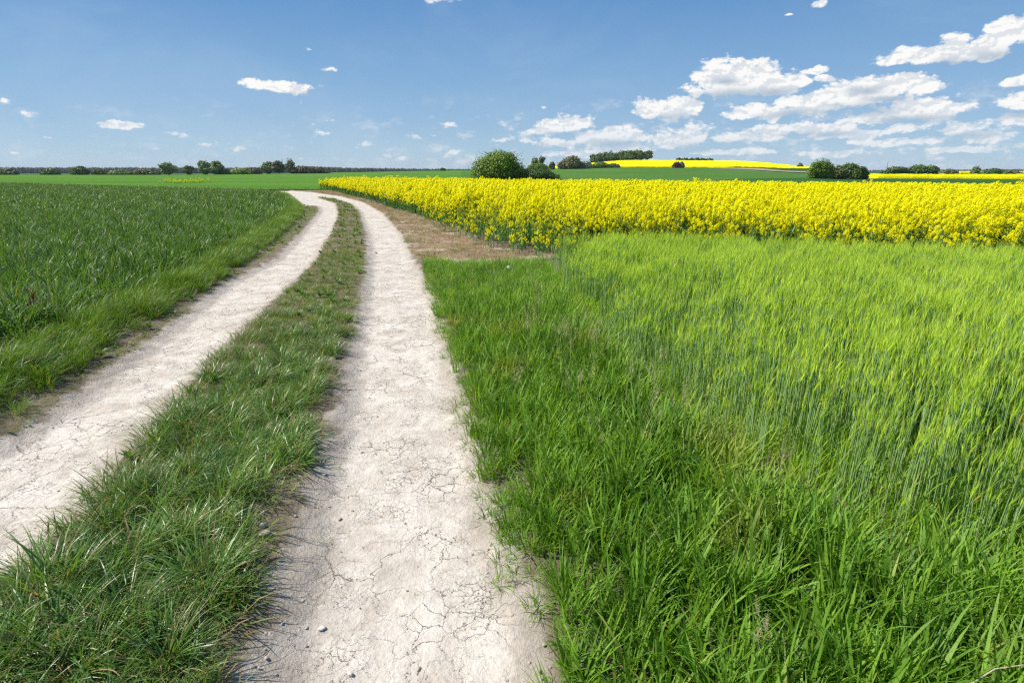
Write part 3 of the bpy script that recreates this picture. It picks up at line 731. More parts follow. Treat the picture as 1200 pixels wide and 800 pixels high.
# median between the ruts
lib_tus = library('tussock', [tuft('tussock', M_median, 60, .07, (.18, .36), .0045, (.15, 1.0), (.5, 1.5), 120 + s, 5, wind=(.25, -.1)) for s in range(7)])
lib_sho = library('worn_grass', [tuft('worn_grass', M_short, 40, .07, (.06, .15), .0036, (.2, 1.1), (.2, 1.2), 140 + s, 3) for s in range(6)])
x, y = sample(MEDIAN, 150, 41, ymin=0.3)
d = -rutd(x, y); nz = fbm(x * 2.2, y * 2.2, 3, 51)
rs = inside(PL([(280, 900), (250, 800), (290, 700), (318, 600), (358, 500), (384, 400), (700, 400), (700, 900)]), x, y)
k = d > np.where(rs, uni(.06, .24, len(x), 42), uni(-0.03, .10, len(x), 42)); x, y, d, nz = x[k], y[k], d[k], nz[k]
near = smooth(9.0, 3.2, y)
big = (uni(0, 1, len(x), 43) < 0.30 * near + .18 * (y < 12)) & (d > .08)
dens = np.where(y > 12.5, np.clip(.30 + (nz - .5) * 3 + smooth(30, 14, y) * .2, 0.05, .8), 1.0)
k = (uni(0, 1, len(x), 44) < dens); x, y, d, nz, near, big = [a[k] for a in (x, y, d, nz, near, big)]
hs = (0.50 + .52 * near) * (.65 + .7 * nz)
put(big, lib_tus, 'tussock_grass', ('long drooping dark green tussocks on the strip between the two ruts', 'grass'), hs * .85, 7, 50, .15, .9)
hs2 = .7 + .6 * near + .3 * nz
put(~big, lib_sho, 'worn_grass', ('short worn brownish green grass on the strip between the two ruts', 'grass'), hs2, 6, 54)

lib_big = library('radial_tussock', [tuft('radial_tussock', M_median, 240, .07, (.24, .44), .0055, (.1, 1.15), (.5, 1.3), 600 + s, 6) for s in range(3)])
bp = PL([(262, 585), (330, 480), (215, 640), (120, 700), (260, 740), (350, 430), (300, 520), (180, 590), (60, 760), (380, 370), (285, 660), (190, 780), (340, 395), (225, 560), (160, 660), (240, 690), (100, 790), (20, 740), (200, 735), (350, 460), (270, 510), (130, 620), (255, 620), (300, 450), (60, 700), (240, 800), (150, 740), (330, 430)])
x = np.array([p[0] for p in bp]); y = np.array([p[1] for p in bp])
k = -rutd(x, y) > .17; x, y = x[k], y[k]
put(np.ones(len(x), bool), lib_big, 'radial_tussocks', ('large tussocks whose long blades fan out in all directions between the ruts', 'grass'), uni(.55, 1.0, len(x), 57), 3, 58, .05)

# a few seedlings on the ruts
x, y = sample(RUT_R + [], 5.0, 61, ymin=.8, ymax=14); 
x2, y2 = sample(RUT_L, 4.0, 62, ymin=.8, ymax=16); x = np.concatenate([x, x2]); y = np.concatenate([y, y2])
d = rutd(x, y); k = uni(0, .38, len(x), 63) > d; x, y = x[k], y[k]
put(np.ones(len(x), bool), lib_sho, 'sparse_weeds', ('tiny sparse grass sprigs growing out of the cracked clay ruts', 'weeds'), uni(.25, .6, len(x), 64), 6, 65)

# left verge
lib_lv = library('soft_grass', [tuft('soft_grass', M_leftv, 55, .08, (.24, .46), .0048, (.1, .6), (.5, 1.5), 160 + s, 5, wind=(.5, -.35)) for s in range(7)])
lib_moss = library('low_weed', [tuft('low_weed', M_moss, 26, .08, (.03, .07), .012, (.6, 1.3), (.1, .6), 180 + s, 3) for s in range(4)])
x, y = sample(VERGE_L, 100, 71, ymin=.8, ymax=52)
e = sdist(VERGE_L, x, y); k = (e > uni(0, .12, len(x), 72)) & (uni(0, 1, len(x), 74) < smooth(60, 14, y) + .35); x, y, e = x[k], y[k], e[k]
s = (.58 + .32 * smooth(0, .5, -sdist(SOFTV, x, y))) * (.8 + .5 * fbm(x * 1.3, y * 1.3, 3, 73))
put(np.ones(len(x), bool), lib_lv, 'soft_verge_grass', ('long soft dark green grass leaning over the left rut from the wheat', 'grass'), s, 7, 75, .12, .8)
x, y = sample(SOFTV, 150, 81, ymin=.8, ymax=50); k = (fbm(x * 3, y * 3, 3, 83) > .40) & (rutd(x, y) < -.03); x, y = x[k], y[k]
put(np.ones(len(x), bool), lib_moss, 'low_weeds', ('low yellow green creeping weeds at the foot of the left verge', 'weeds'), uni(.6, 1.2, len(x), 84), 4, 85, .1)

# wheat
lib_wh = library('wheat', [tuft('wheat', M_wheat, 26, .11, (.30, .56), .017, (.02, .35), (.3, 1.5), 200 + s, 5, twist=1.0) for s in range(7)])
lib_whf = library('wheat_patch', [tuft('wheat_patch', M_wheat, 40, .30, (.28, .56), .026, (.02, .35), (.3, 1.4), 220 + s, 3, twist=1.0) for s in range(6)])
x, y = sample(WHEAT, 38, 91, ymin=1.5, ymax=22, xmin=-26)
e = sdist(WHEAT, x, y); k = e > uni(0, .25, len(x), 92); x, y, e = x[k], y[k], e[k]
put(np.ones(len(x), bool), lib_wh, 'wheat_field', ('dense dark green wheat with broad leaves left of the track', 'wheat crop'), .78 + .30 * fbm(x * .5, y * .5, 3, 93), 7, 95, .1)
x, y = sample(WHEAT, 9, 101, ymin=21, ymax=93, margin=8)
put(np.ones(len(x), bool), lib_whf, 'wheat_field', ('far part of the dark green wheat reaching back to the paler field', 'wheat crop'), .85 + .25 * fbm(x * .2, y * .2, 3, 103), 6, 105, .08)

# rape in bloom
lib_rn = library('rape_plant', [mk_rape('rape_plant', 300 + s, fl=52, fs=.0185) for s in range(8)])
lib_rg = library('rape_edge_plant', [mk_rape('rape_edge_plant', 360 + s, fl=7, fs=.016, leafy=20) for s in range(5)])
lib_rf = library('rape_patch', [mk_rape('rape_patch', 330 + s, 4, .26, fl=18, fs=.034, leafy=4) for s in range(6)])
x, y = sample(RAPE, 44, 111, ymax=21, xmin=-14, xmax=20)
e = sdist(RAPE, x, y); k = e > uni(.3, 2.6, len(x), 112); x, y, e = x[k], y[k], e[k]
tall = np.where(uni(0, 1, len(x), 114) > .985, 1.13, 1.0)
s = (.60 + .36 * smooth(0, 1.6, e)) * (.93 + .16 * fbm(x * .7, y * .7, 3, 113)) * tall
put(np.ones(len(x), bool), lib_rn, 'rapeseed_field', ('tall rapeseed in bright yellow bloom with green stalks at its edge', 'rapeseed crop'), s, 8, 115, .06)
x, y = sample(RAPE, 13, 121, ymin=19.5, margin=6)
e = sdist(RAPE, x, y); k = e > uni(0, .3, len(x), 122); x, y, e = x[k], y[k], e[k]
tall = np.where(uni(0, 1, len(x), 124) > .975, 1.14, 1.0)
put(np.ones(len(x), bool), lib_rf, 'rapeseed_field', ('far part of the yellow blooming rapeseed before the green meadow', 'rapeseed crop'), (.78 + .17 * smooth(0, 1.5, e)) * (.95 + .13 * fbm(x * .5, y * .5, 3, 123)) * tall, 6, 125, .05)
x, y = sample(RAPE, 38, 116, ymax=30, xmin=-14, xmax=20); e = sdist(RAPE, x, y); k = (e < 2.6) & (e > uni(-.25, .25, len(x), 117)); x, y, e = x[k], y[k], e[k]
put(np.ones(len(x), bool), lib_rg, 'rapeseed_edge', ('leafy green rapeseed stalks with few blossoms along the front edge of the field', 'rapeseed crop'), (.48 + .30 * smooth(0, 2.2, e)) * uni(.85, 1.15, len(x), 118), 5, 119, .08)
# sparse plants straying out of the field edge
STRAY = PL([(487,252),(513,262),(547,273),(560,283),(600,293),(633,300),(690,304),(690,309),(640,307),(600,300),(560,290),(513,270)])
x, y = sample(STRAY, 14, 126)
put(np.ones(len(x), bool), lib_rn, 'stray_rapeseed', ('stunted sparse rapeseed plants at the edge of the bare brown patch', 'rapeseed crop'), uni(.35, .6, len(x), 127), 8, 128, .1)

# dead straw on the bare patch
lib_st = library('dead_straw', [tuft('dead_straw', M_straw, 30, .12, (.05, .16), .004, (.5, 1.5), (.1, .7), 240 + s, 3) for s in range(6)])
x, y = sample(BARE, 60, 131)
k = (rutd(x, y) < -.06) & (fbm(x * 1.5, y * 1.5, 3, 133) > .30); x, y = x[k], y[k]
put(np.ones(len(x), bool), lib_st, 'dead_straw', ('reddish brown dead weeds lying between the track and the rapeseed', 'dry grass'), uni(.7, 1.25, len(x), 134), 6, 135, .15)
x, y = sample(BARE, 26, 171); k = (rutd(x, y) < -.05) & (fbm(x * 1.7, y * 1.7, 3, 172) > .50); x, y = x[k], y[k]
put(np.ones(len(x), bool), lib_sho, 'sparse_dry_grass', ('sparse short grass scattered over the bare brown patch', 'grass'), uni(.6, 1.5, len(x), 173), 6, 174, .1)
x, y = sample(BARE, 34, 136)
k = (rutd(x, y) < -.1) & (fbm(x * .9, y * .9, 3, 137) > .52); x, y = x[k], y[k]
put(np.ones(len(x), bool), lib_moss, 'green_regrowth', ('small green weeds coming up through the dead brown patch', 'weeds'), uni(.8, 1.6, len(x), 138), 4, 139, .1)

# far weedy margin where the track leaves the picture, and stray yellow blossoms in the far field
x = uni(-75, -11, 900, 141); y = 54.5 + .12 * (-x - 17) + np.random.default_rng(142).normal(0, .7, 900) + np.where(x < -38, (-x - 38) * .42, 0)
k = x < -13; x, y = x[k], y[k]
put(np.ones(len(x), bool), lib_lv, 'far_margin_grass', ('dark weedy margin along the far side of the track bend', 'grass'), uni(.5, 1.2, len(x), 143), 7, 144)
rr = np.random.default_rng(151); x = AX(rr.normal(208, 9, 60), 78); y = rr.normal(80, 2.5, 60)
put(np.ones(len(x), bool), lib_rf, 'stray_blossoms', ('loose patch of yellow rapeseed blossoms in the far green field', 'rapeseed'), uni(.35, .65, len(x), 152), 6, 153)

# ------------------------------------------------------------------ trees and bushes
def bark_mat():
    m, t, out = mat('bark'); geo = t.new('ShaderNodeNewGeometry')
    n = t.noise(t.vmath('MULTIPLY', geo.outputs['Position'], (4, 4, 1)), 2.0, 5)
    b = t.new('ShaderNodeBsdfPrincipled'); t.put(b.inputs['Base Color'], t.mix(n, (0.06, 0.045, 0.03), (0.17, 0.135, 0.10))); b.inputs['Roughness'].default_value = .9
    t.l.new(b.outputs[0], out.inputs[0]); return m
M_bark = bark_mat()
LM = {
 'fresh': leaf_mat('fresh_leaves', (0.090, 0.165, 0.014), (0.26, 0.36, 0.042), straw_amt=.001, trans=.3),
 'dark': leaf_mat('dark_leaves', (0.048, 0.100, 0.018), (0.13, 0.215, 0.038), straw_amt=.001, trans=.22),
 'olive': leaf_mat('olive_leaves', (0.109, 0.138, 0.043), (0.217, 0.254, 0.087), straw_amt=.001, trans=.25),
 'brown': leaf_mat('budding_brown_leaves', (0.125, 0.125, 0.048), (0.225, 0.22, 0.088), straw_amt=.001, trans=.2, tcol=(1.1, 1, .7)),
 'grey': leaf_mat('grey_green_leaves', (0.14, 0.20, 0.065), (0.28, 0.35, 0.13), straw_amt=.001, trans=.25),
 'white': leaf_mat('white_blossom', (0.26, 0.30, 0.17), (0.55, 0.58, 0.42), straw_amt=.001, trans=.25, tcol=(1, 1, .9)),
 'purple': leaf_mat('purple_leaves', (0.102, 0.051, 0.065), (0.217, 0.109, 0.123), straw_amt=.001, trans=.2, tcol=(1, .8, .8)),
 'far': leaf_mat('far_forest_leaves', (0.043, 0.087, 0.035), (0.094, 0.138, 0.065), straw_amt=.001, trans=.2),
}
def crown_geo(g, lobes, n, leaf, seed, hollow=.45, flat=1.0):
    r = np.random.default_rng(seed)
    vol = np.array([(l[3] * l[4] * l[5]) ** .75 for l in lobes]); vol /= vol.sum()
    for (cx, cy, cz, rx, ry, rz), w in zip(lobes, vol):
        k = int(n * w); th = r.uniform(0, 2 * np.pi, k); u = r.uniform(-1, 1, k); q = np.sqrt(1 - u * u)
        dx, dy, dz = q * np.cos(th), q * np.sin(th), u
        # lumpy surface
        lump = 1 + .38 * (fbm(th * 2.2 + seed, u * 3.1 + 5, 3, seed) - .5) * 2
        rad = (hollow + (1 - hollow) * r.uniform(0, 1, k) ** .45) * lump * (1 + .10 * r.normal(0, 1, k).clip(-1, 2))
        c = np.stack([cx + dx * rad * rx, cy + dy * rad * ry, np.maximum(cz + dz * rad * rz, .05 + .25 * r.random(k))], -1)
        nrm = np.stack([dx, dy, dz + .35], -1) + r.normal(0, .55, (k, 3)); nrm /= np.linalg.norm(nrm, axis=1)[:, None]
        a = np.cross(nrm, r.normal(0, 1, (k, 3))); a /= np.linalg.norm(a, axis=1)[:, None]; b = np.cross(nrm, a)
        s = leaf * r.uniform(.55, 1.3, k)[:, None]
        v = np.stack([c - a * s, c + b * s * .6, c + a * s, c - b * s * .6], 1).reshape(-1, 3)
        tint = np.repeat(r.random(k) * .85, 4)
        f = (np.arange(k)[:, None] * 4 + np.arange(4)[None]).tolist()
        g.add(v, f, tint, .6, 0)
def tree(name, label, cat, px, Y, w_px, h_px, kind, shape='bush', seed=0, n=2500, trunk=None, group=None, leaf=None, bare=False, py_base=None, lobes_n=5, dpt=.8):
    """w_px by h_px: size in the photograph at distance Y; built in metres"""
    sc = Y * 1.044 / F; w = w_px * sc; h = h_px * sc * .93
    x = AX(px, Y); z = float(terr(np.array([x]), np.array([Y]))[0])
    root = ob(name, None); root.location = (x, Y, z); root['label'] = label; root['category'] = cat
    if group: root['group'] = group
    r = random.Random(seed + 1000); tk = trunk if trunk is not None else (.12 if shape == 'bush' else .28)
    t0 = h * tk; lobes = []
    for i in range(lobes_n):
        a = r.uniform(0, 6.28); q = r.uniform(.1, 1.0)
        if shape == 'bush':
            ox = math.cos(a) * q * w * .30; oy = math.sin(a) * q * w * .30 * dpt
            lw = w * r.uniform(.20, .27); lh = h * r.uniform(.26, .40)
            cz = min(h * 1.0 - lh * .95, h * (.30 + .40 * r.random() * (1 - abs(ox) / w)))
            lobes.append((ox, oy, cz, lw, lw * dpt, lh))
        else:
            f = (i + .5) / lobes_n; cz = t0 + (h - t0) * (.22 + .62 * f)
            ww = w * .5 * math.sin(math.pi * (.22 + .62 * f)) ** .7
            ox = math.cos(a) * ww * .62; oy = math.sin(a) * ww * .62; cz += r.uniform(-.08, .08) * h
            lw = ww * r.uniform(.45, .75); lobes.append((ox, oy, cz, lw, lw, (h - t0) * .22))
    if shape == 'bush': lobes += [(0, 0, h * .42, w * .42, w * .36 * dpt, h * .44), (r.uniform(-.1, .1) * w, 0, h * .66, w * .28, w * .24, h * .33),
                                  (-w * .30, 0, h * .28, w * .21, w * .2, h * .30), (w * .30, 0, h * .28, w * .21, w * .2, h * .30)]
    else: lobes += [(0, 0, t0 + (h - t0) * .5, w * .36, w * .34, (h - t0) * .5)]
    g = Geo(); crown_geo(g, lobes, n, leaf or max(.12, sc * 1.15), seed)
    ob('crown', g.mesh('crown', [LM[kind]], sm=False), root)
    g = Geo(); rt = max(.05, h * .025)
    tube(g, [(0, 0, -.3), (0.02 * w, 0, h * .3), (0, .02 * w, h * .75)], [rt * 1.3, rt, rt * .35], 7)
    for k in range(7 if not bare else 26):
        z0 = h * r.uniform(.12 if shape == 'bush' else .3, .7); a = r.uniform(0, 6.28); l = w * r.uniform(.25, .45)
        z1 = min(h * .97, z0 + l * r.uniform(.5, 1.3))
        p1 = (math.cos(a) * l * .55, math.sin(a) * l * .55, (z0 + z1) * .5 + .05 * h); p2 = (math.cos(a) * l, math.sin(a) * l, z1)
        tube(g, [(0, 0, z0), p1, p2], [rt * .5, rt * .3, rt * .1], 4)
        if bare:
            for q in range(3):
                a2 = a + r.uniform(-1, 1); tube(g, [p1, (p1[0] + math.cos(a2) * l * .4, p1[1] + math.sin(a2) * l * .4, p1[2] + l * .5)], [rt * .2, rt * .06], 3)
    ob('trunk', g.mesh('trunk', [M_bark]), root)
    return root

G1 = 'trees and bushes along the far edge of the left field'
G2 = 'trees on the hill by the far yellow field'
G3 = 'bushes behind the fields on the right'
# big bush behind the rapeseed
tree('bush', 'large rounded bright green bush rising behind the yellow rapeseed', 'bush', 586, 92, 62, 35, 'fresh', seed=3, n=26000, leaf=.15, lobes_n=14)
tree('bush', 'low spreading dark green bush right beside the large round one', 'bush', 628, 93, 54, 16, 'dark', seed=4, n=12000, leaf=.14, lobes_n=12)
# left horizon row
tree('bush', 'brownish leafless looking bush at the far left end of the hedge', 'bush', 8, 395, 23.2, 8, 'brown', seed=11, group=G1)
tree('bush', 'small dark green bush between the brown bush and the round dark tree', 'bush', 58, 392, 20.3, 6, 'dark', seed=12, group=G1)
tree('tree', 'rounded dark green tree, the leftmost tree of the far row', 'tree', 93, 390, 20, 10, 'dark', 'bush', seed=13, group=G1)
tree('bush', 'low olive bush just right of the leftmost round tree', 'bush', 118, 392, 20.3, 7, 'olive', seed=14, group=G1)
tree('bush', 'pale green low bush in the middle of the left hedge', 'bush', 141, 390, 26.1, 6, 'grey', seed=15, group=G1)
tree('bush', 'brown green low bush left of the egg shaped light tree', 'bush', 170, 392, 34.8, 6.5, 'brown', seed=16, group=G1)
tree('tree', 'egg shaped light green tree standing alone left of the slim one', 'tree', 196.5, 380, 15, 14, 'grey', 'tree', seed=17, n=3500, trunk=.06, group=G1)
tree('tree', 'slim small olive tree between two larger light green trees', 'tree', 221, 384, 9, 10, 'olive', 'tree', seed=18, trunk=.08, group=G1)
tree('tree', 'broad light green tree, left half of the touching pair', 'tree', 240, 380, 16, 15, 'grey', 'tree', seed=19, n=4000, trunk=.05, group=G1)
tree('tree', 'broad light green tree, right half of the touching pair', 'tree', 252, 382, 15, 14.5, 'grey', 'tree', seed=20, n=4000, trunk=.05, group=G1)
tree('bush', 'small dark bush at the right foot of the touching pair', 'bush', 262, 384, 14.5, 6, 'dark', seed=21, group=G1)
tree('bush', 'bright green low bush halfway between the pair and the bare tree', 'bush', 283, 386, 26.1, 7, 'fresh', seed=22, group=G1)
tree('bush', 'brownish bush next to the bright green low bush', 'bush', 296, 388, 20.3, 7.5, 'brown', seed=23, group=G1)
tree('tree', 'green topped small tree left of the brown budding one', 'tree', 314, 384, 14, 13, 'olive', 'tree', seed=24, n=3000, trunk=.06, group=G1)
tree('tree', 'brown budding tree between the green topped and the bare tree', 'tree', 327, 386, 14, 14.5, 'brown', 'tree', seed=25, n=1800, trunk=.1, group=G1, bare=True)
tree('tree', 'nearly bare tree with open branches near the track end', 'tree', 341, 386, 12, 16, 'brown', 'tree', seed=26, n=420, trunk=.15, group=G1, bare=True)
tree('bush', 'brown green bush under the nearly bare tree', 'bush', 354, 388, 29.0, 8.5, 'brown', seed=27, group=G1)
tree('bush', 'dark brown bush at the right end of the left hedge', 'bush', 371, 392, 29.0, 7.5, 'brown', seed=28, group=G1)
tree('bush', 'tiny dark bush alone on the green field skyline above the rapeseed', 'bush', 519, 470, 6, 3, 'dark', seed=29, n=700)
# hill group
tree('tree', 'thin grey half bare tree, left one of two behind the bushes', 'tree', 626, 330, 8, 14, 'grey', 'tree', seed=31, n=500, trunk=.3, bare=True, group=G2)
tree('tree', 'thin grey half bare tree, right one of two behind the bushes', 'tree', 634, 332, 8, 15, 'grey', 'tree', seed=32, n=600, trunk=.3, bare=True, group=G2)
tree('bush', 'rounded green bush in front of the two thin grey trees', 'bush', 631, 325, 24, 8, 'fresh', seed=33, group=G2)
tree('tree', 'small dark green tree left of the large olive bush', 'tree', 647, 335, 8, 8, 'dark', 'tree', seed=34, n=1200, trunk=.1, group=G2)
tree('bush', 'large olive brown bush left of the white blossoming shrub', 'bush', 669, 340, 30, 14, 'brown', seed=35, n=4500, group=G2)
tree('bush', 'white blossoming shrub between olive bush and dark tree row', 'bush', 687, 345, 12, 8.5, 'white', seed=36, group=G2)
tree('bush', 'low green hedge bush below the dark row of trees', 'bush', 703, 395, 24, 7, 'fresh', seed=37, group=G2)
tree('bush', 'low dark hedge bush tapering off onto the yellow hill', 'bush', 717, 398, 16, 5, 'olive', seed=38, group=G2)
for i, (px, w, h, lab) in enumerate([(697, 14, 10, 'leftmost dark tree of the row on the hill top'), (706.5, 15, 12, 'second dark tree from the left in the hill row'),
        (717, 15, 11, 'third dark tree from the left in the hill row'), (727, 15, 12, 'middle dark tree of the row on the hill top'),
        (737, 15, 12.5, 'third dark tree from the right in the hill row'), (747, 15, 12.5, 'second dark tree from the right in the hill row'),
        (757.5, 12, 12, 'rightmost hill row tree with bare trunk showing')]):
    tree('tree', lab, 'tree', px, 535, w, h, 'dark', 'tree', seed=50 + i, n=2000, trunk=.25 if i == 6 else .06, group=G2)
for i, px in enumerate([795, 802, 809, 816, 823, 830]):
    tree('bush', ['leftmost', 'second from left', 'third from left', 'third from right', 'second from right', 'rightmost'][i] + ' low dark bush peeping over the yellow hill crest', 'bush', px, 585, 9, 6.0, 'dark', seed=60 + i, n=900, group='dark bushes behind the yellow hill crest')
tree('bush', 'small purple brown bush at the lower edge of the yellow hill', 'bush', 792.5, 385, 9, 7, 'purple', seed=70, n=1500)
tree('bush', 'small white flowering bush touching the purple one', 'bush', 798.5, 386, 6, 7, 'white', seed=71, n=900)
tree('tree', 'tiny lone dark tree at the right tip of the yellow hill', 'tree', 937, 455, 6, 6, 'dark', 'bush', seed=72, n=900)
# right bushes
tree('bush', 'tall round dark green bush, left end of the right bush group', 'bush', 962.5, 140, 28, 22, 'fresh', seed=81, n=9000, leaf=.2, lobes_n=8, group=G3)
tree('bush', 'paler flecked bush in the middle of the right bush group', 'bush', 983, 142, 18, 16, 'olive', seed=82, n=5000, leaf=.2, group=G3)
tree('bush', 'broad dark bush with humped top behind the paler one', 'bush', 997, 146, 26, 19, 'dark', seed=83, n=7000, leaf=.2, lobes_n=7, group=G3)
tree('bush', 'lower dark bush at the right end of the right bush group', 'bush', 1010, 143, 16, 15, 'dark', seed=84, n=5000, leaf=.2, group=G3)
tree('bush', 'low flat dark bush above the thin yellow strip, left half', 'bush', 1052, 262, 34, 10, 'dark', seed=85, n=5000, group=G3)
tree('bush', 'taller humped dark bush above the thin yellow strip, right half', 'bush', 1080, 264, 32, 12.5, 'dark', seed=86, n=5000, group=G3)
tree('bush', 'small low bush to the right of the humped pair', 'bush', 1110, 268, 24, 7.5, 'olive', seed=87, n=2500, group=G3)
tree('tree', 'small upright light green tree above the yellow strip', 'tree', 1144, 270, 10, 10, 'grey', 'tree', seed=88, n=1600, trunk=.05, group=G3)
tree('bush', 'long low dark bush right of the small upright tree', 'bush', 1162, 272, 22, 8, 'dark', seed=89, n=2500, group=G3)
tree('bush', 'lowest dark bush at the right margin above the yellow strip', 'bush', 1185, 274, 24, 6.5, 'olive', seed=90, n=2500, group=G3)

# far woods
def crown_proto(name, seed, w, h, m):
    g = Geo(); r = random.Random(seed); lobes = [(0, 0, h * .5, w * .5, w * .5, h * .5)] + [(r.uniform(-.3, .3) * w, r.uniform(-.3, .3) * w, h * r.uniform(.4, .75), w * .3, w * .3, h * .28) for _ in range(4)]
    crown_geo(g, lobes, 900, 1.1, seed, .6)
    return g.mesh(name, [m], sm=False)
lib_far = library('forest_tree', [crown_proto('forest_tree', 400 + i, 9, 13 + i, LM['far']) for i in range(5)])
def woods(name, label, px0, px1, Y, depth, n, s0, s1, seed):
    r = np.random.default_rng(seed); px = r.uniform(px0, px1, n); yy = Y + r.uniform(0, depth, n); xx = (px - 600) / F / 1.044 * yy
    sc = (s0 + (s1 - s0) * (px - px0) / (px1 - px0)) * r.uniform(.8, 1.15, n)
    scatter(name, label, lib_far, xx, yy, terr(xx, yy) - .5, rots(n, .03, seed + 1), scl3(sc), r.integers(0, 5, n))
woods('forest', ('dark distant forest along the left horizon behind the hedge trees', 'forest'), -260, 400, 1250, 160, 5200, .72, .66, 501)
woods('forest', ('thin dark forest line above the green field left of the big bush', 'forest'), 390, 560, 1500, 120, 1100, .75, .5, 503)
woods('forest', ('bluish far forest on the horizon at the far right', 'forest'), 1000, 1500, 1900, 150, 1700, .55, .95, 505)

# ------------------------------------------------------------------ small things
def plain(name, col, rough=.8, n=.25, sc=30):
    m, t, out = mat(name); geo = t.new('ShaderNodeNewGeometry')
    q = t.noise(geo.outputs['Position'], sc, 5)
    b = t.new('ShaderNodeBsdfPrincipled'); t.put(b.inputs['Base Color'], t.mix(q, tuple(c * (1 - n) for c in col), tuple(min(1, c * (1 + n)) for c in col)))
    b.inputs['Roughness'].default_value = rough; t.l.new(b.outputs[0], out.inputs[0]); return m
M_stone = plain('pale_stone', (.62, .58, .52)); M_clod = plain('grey_clod', (.42, .365, .30)); M_steel = plain('galvanised_steel', (.35, .36, .37), .5)
def rock(name, s, seed, m, squash=.7):
    import bmesh
    bm = bmesh.new(); bmesh.ops.create_icosphere(bm, subdivisions=3, radius=s)
    r = np.random.default_rng(seed); ph = r.uniform(0, 6, 6)
    for v in bm.verts:
        c = v.co.copy(); k = 1 + .16 * math.sin(c.x / s * 2.3 + ph[0]) * math.cos(c.y / s * 2.7 + ph[1]) + .12 * math.sin(c.z / s * 3.7 + ph[2]) + .07 * math.sin(c.x / s * 6 + ph[3]) * math.sin(c.y / s * 5 + ph[4])
        v.co = Vector((c.x * k * 1.15, c.y * k * .9, c.z * k * squash))
    me = bpy.data.meshes.new(name); bm.to_mesh(me); bm.free(); me.materials.append(m)
    me.polygons.foreach_set('use_smooth', [True] * len(me.polygons)); return me
for i, (px, py, s, lab, m) in enumerate([
        (377, 736, .012, 'whitish pebble lying alone on the grey shoulder of the right rut', M_stone),
        (312, 637, .022, 'brownish clod tucked against the long tussock beside the right rut', M_clod),
        (309, 627, .016, 'smaller clod just behind the brownish one by the tussock', M_clod),
        (410, 789, .010, 'tiny white pebble at the bottom of the right rut', M_stone),
        (398, 608, .010, 'small dark pebble high on the shoulder of the right rut', M_clod),
        (440, 297, .045, 'pale lump in the middle of the right rut before the bend', M_clod)]):
    X, Yp = P(px, py, -.05); o = ob('pebble' if s < .014 else 'clod', rock('stone', s, i, m), label=lab, category='stone')
    o.location = (X, Yp, float(gz(np.array([X]), np.array([Yp]))[0]) + s * .42); o.rotation_euler.z = i
# crumbs of dry soil on the shoulders
lib_cr = library('soil_crumb', [rock('soil_crumb', .004 + .0012 * i, 20 + i, M_clod) for i in range(4)])
x, y = sample(RUT_R + [], 520, 161, ymin=.8, ymax=9); x2, y2 = sample(RUT_L, 400, 162, ymin=.8, ymax=9); x = np.concatenate([x, x2]); y = np.concatenate([y, y2])
d = rutd(x, y); k = uni(0, 1, len(x), 163) < (.9 * np.exp(-(d / .14) ** 2) + .035) * (fbm(x * 3, y * 3, 3, 7) > .4); x, y = x[k], y[k]
put(np.ones(len(x), bool), lib_cr, 'soil_crumbs', ('small crumbs of dry soil along the shoulders of the ruts', 'soil crumbs'), uni(.4, 1.3, len(x), 164), 4, 165, .6)
# dandelion clocks / white blossoms in the grass
def seedhead(px, py, lab):
    X, Yp = P(px, py, .35); z0 = float(gz(np.array([X]), np.array([Yp]))[0])
    root = ob('dandelion', None); root.location = (X, Yp, z0); root['label'] = lab; root['category'] = 'dandelion'; root['group'] = 'white dandelion clocks in the grass'
    g = Geo(); tube(g, [(0, 0, 0), (.01, 0, .2), (0, 0, .36)], [.0025, .002, .002], 5, .3, .5, 0); ob('stem', g.mesh('stem', [M_stem]), root)
    g = Geo(); r = random.Random(px)
    for k in range(220):
        v = np.array([r.gauss(0, 1) for _ in range(3)]); v /= np.linalg.norm(v); c = np.array([0, 0, .36]); e = c + v * .024
        a = np.cross(v, [.2, .7, .4]); a /= np.linalg.norm(a); b = np.cross(v, a)
        g.add([c + a * .0004, c - a * .0004, e], [(0, 1, 2)], .5, .5, 0); g.add([e - a * .004, e + b * .004, e + a * .004, e - b * .004], [(0, 1, 2, 3)], .5, .5, 0)
    ob('seed_head', g.mesh('seed_head', [M_puff]), root)
M_puff = plain('dandelion_down', (.75, .75, .72), .9, .05)
seedhead(596, 314, 'white dandelion clock in the grass below the bare brown patch')
seedhead(741, 311, 'white dandelion clock standing in the barley near the rapeseed')
# red dock leaves in the wheat
g = Geo(); r = random.Random(5)
for k in range(16): blade(g, (r.uniform(-.05, .05), r.uniform(-.05, .05), r.uniform(.15, .42)), r.uniform(0, 6.28), r.uniform(.05, .1), .022, r.uniform(.2, 1), r.uniform(0, 1), r.random() * .9, 3)
for k in range(3): tube(g, [(0, 0, 0), (r.uniform(-.04, .04), r.uniform(-.04, .04), .45)], [.004, .003], 4)
X, Yp = P(34, 340, .42); o = ob('dock_plant', g.mesh('dock_plant', [M_red]), label='small dark red dock plant at the edge of the wheat', category='weed'); o.location = (X, Yp, 0)
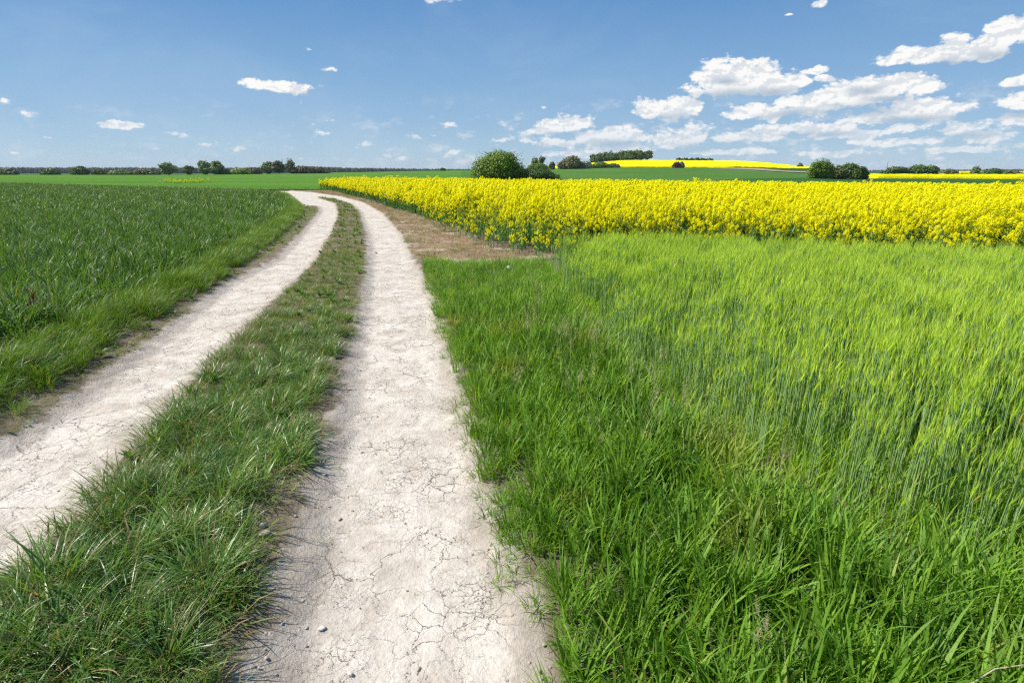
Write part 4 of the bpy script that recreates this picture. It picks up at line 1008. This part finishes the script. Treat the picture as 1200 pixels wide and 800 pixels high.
# dry fallen stalk at the lower right corner
g = Geo(); a0 = P(1130, 805, .22); a1 = P(1205, 778, .27)
tube(g, [(*a0, .215), ((a0[0] + a1[0]) / 2, (a0[1] + a1[1]) / 2 + .01, .26), (*a1, .27)], [.0022, .002, .0014], 5, .99, .5)
ob('dry_stalk', g.mesh('dry_stalk', [M_straw]), label='pale dry stalk lying across the grass in the lower right corner', category='stalk')
# masts on the horizon
def mast(px, Y, h, lab):
    x = AX(px, Y); z = float(terr(np.array([x]), np.array([Y]))[0]); root = ob('radio_mast', None); root.location = (x, Y, z - .5)
    root['label'] = lab; root['category'] = 'mast'; root['group'] = 'thin masts on the horizon'
    g = Geo(); w = .9
    for sx in (-1, 1):
        for sy in (-1, 1): tube(g, [(sx * w, sy * w, 0), (sx * w * .3, sy * w * .3, h)], [.16, .1], 4)
    n = 10
    for i in range(n):
        z0, z1 = h * i / n, h * (i + 1) / n; k0, k1 = 1 - .7 * i / n, 1 - .7 * (i + 1) / n
        tube(g, [(-w * k0, -w * k0, z0), (w * k1, -w * k1, z1)], [.06, .06], 3); tube(g, [(w * k0, w * k0, z0), (-w * k1, w * k1, z1)], [.06, .06], 3)
    ob('lattice_tower', g.mesh('lattice_tower', [M_steel]), root)
    g = Geo(); tube(g, [(0, 0, h), (0, 0, h * 1.15)], [.08, .04], 4); ob('antenna', g.mesh('antenna', [M_steel]), root)
mast(1039, 1300, 26, 'thin grey mast rising right of the bush group')
mast(549, 1300, 15, 'thin grey mast on the horizon left of the big bush')

# air between here and the horizon
def haze():
    m = bpy.data.materials.new('haze'); m.use_nodes = True; t = NT(m.node_tree); out = t.new('ShaderNodeOutputMaterial')
    v = t.new('ShaderNodeVolumePrincipled'); v.inputs['Color'].default_value = (0.80, 0.88, 1.0, 1); v.inputs['Density'].default_value = 0.00008; v.inputs['Anisotropy'].default_value = 0.0
    t.l.new(v.outputs[0], out.inputs['Volume'])
    x0, x1, y0, y1, z0, z1 = -14200, 14200, -60, 9100, -26, 45
    vs = [(x, y, z) for z in (z0, z1) for y in (y0, y1) for x in (x0, x1)]
    ob('haze', mesh('haze', vs, [(0, 2, 3, 1), (4, 5, 7, 6), (0, 1, 5, 4), (1, 3, 7, 5), (3, 2, 6, 7), (2, 0, 4, 6)], [m]), kind='stuff')
haze()
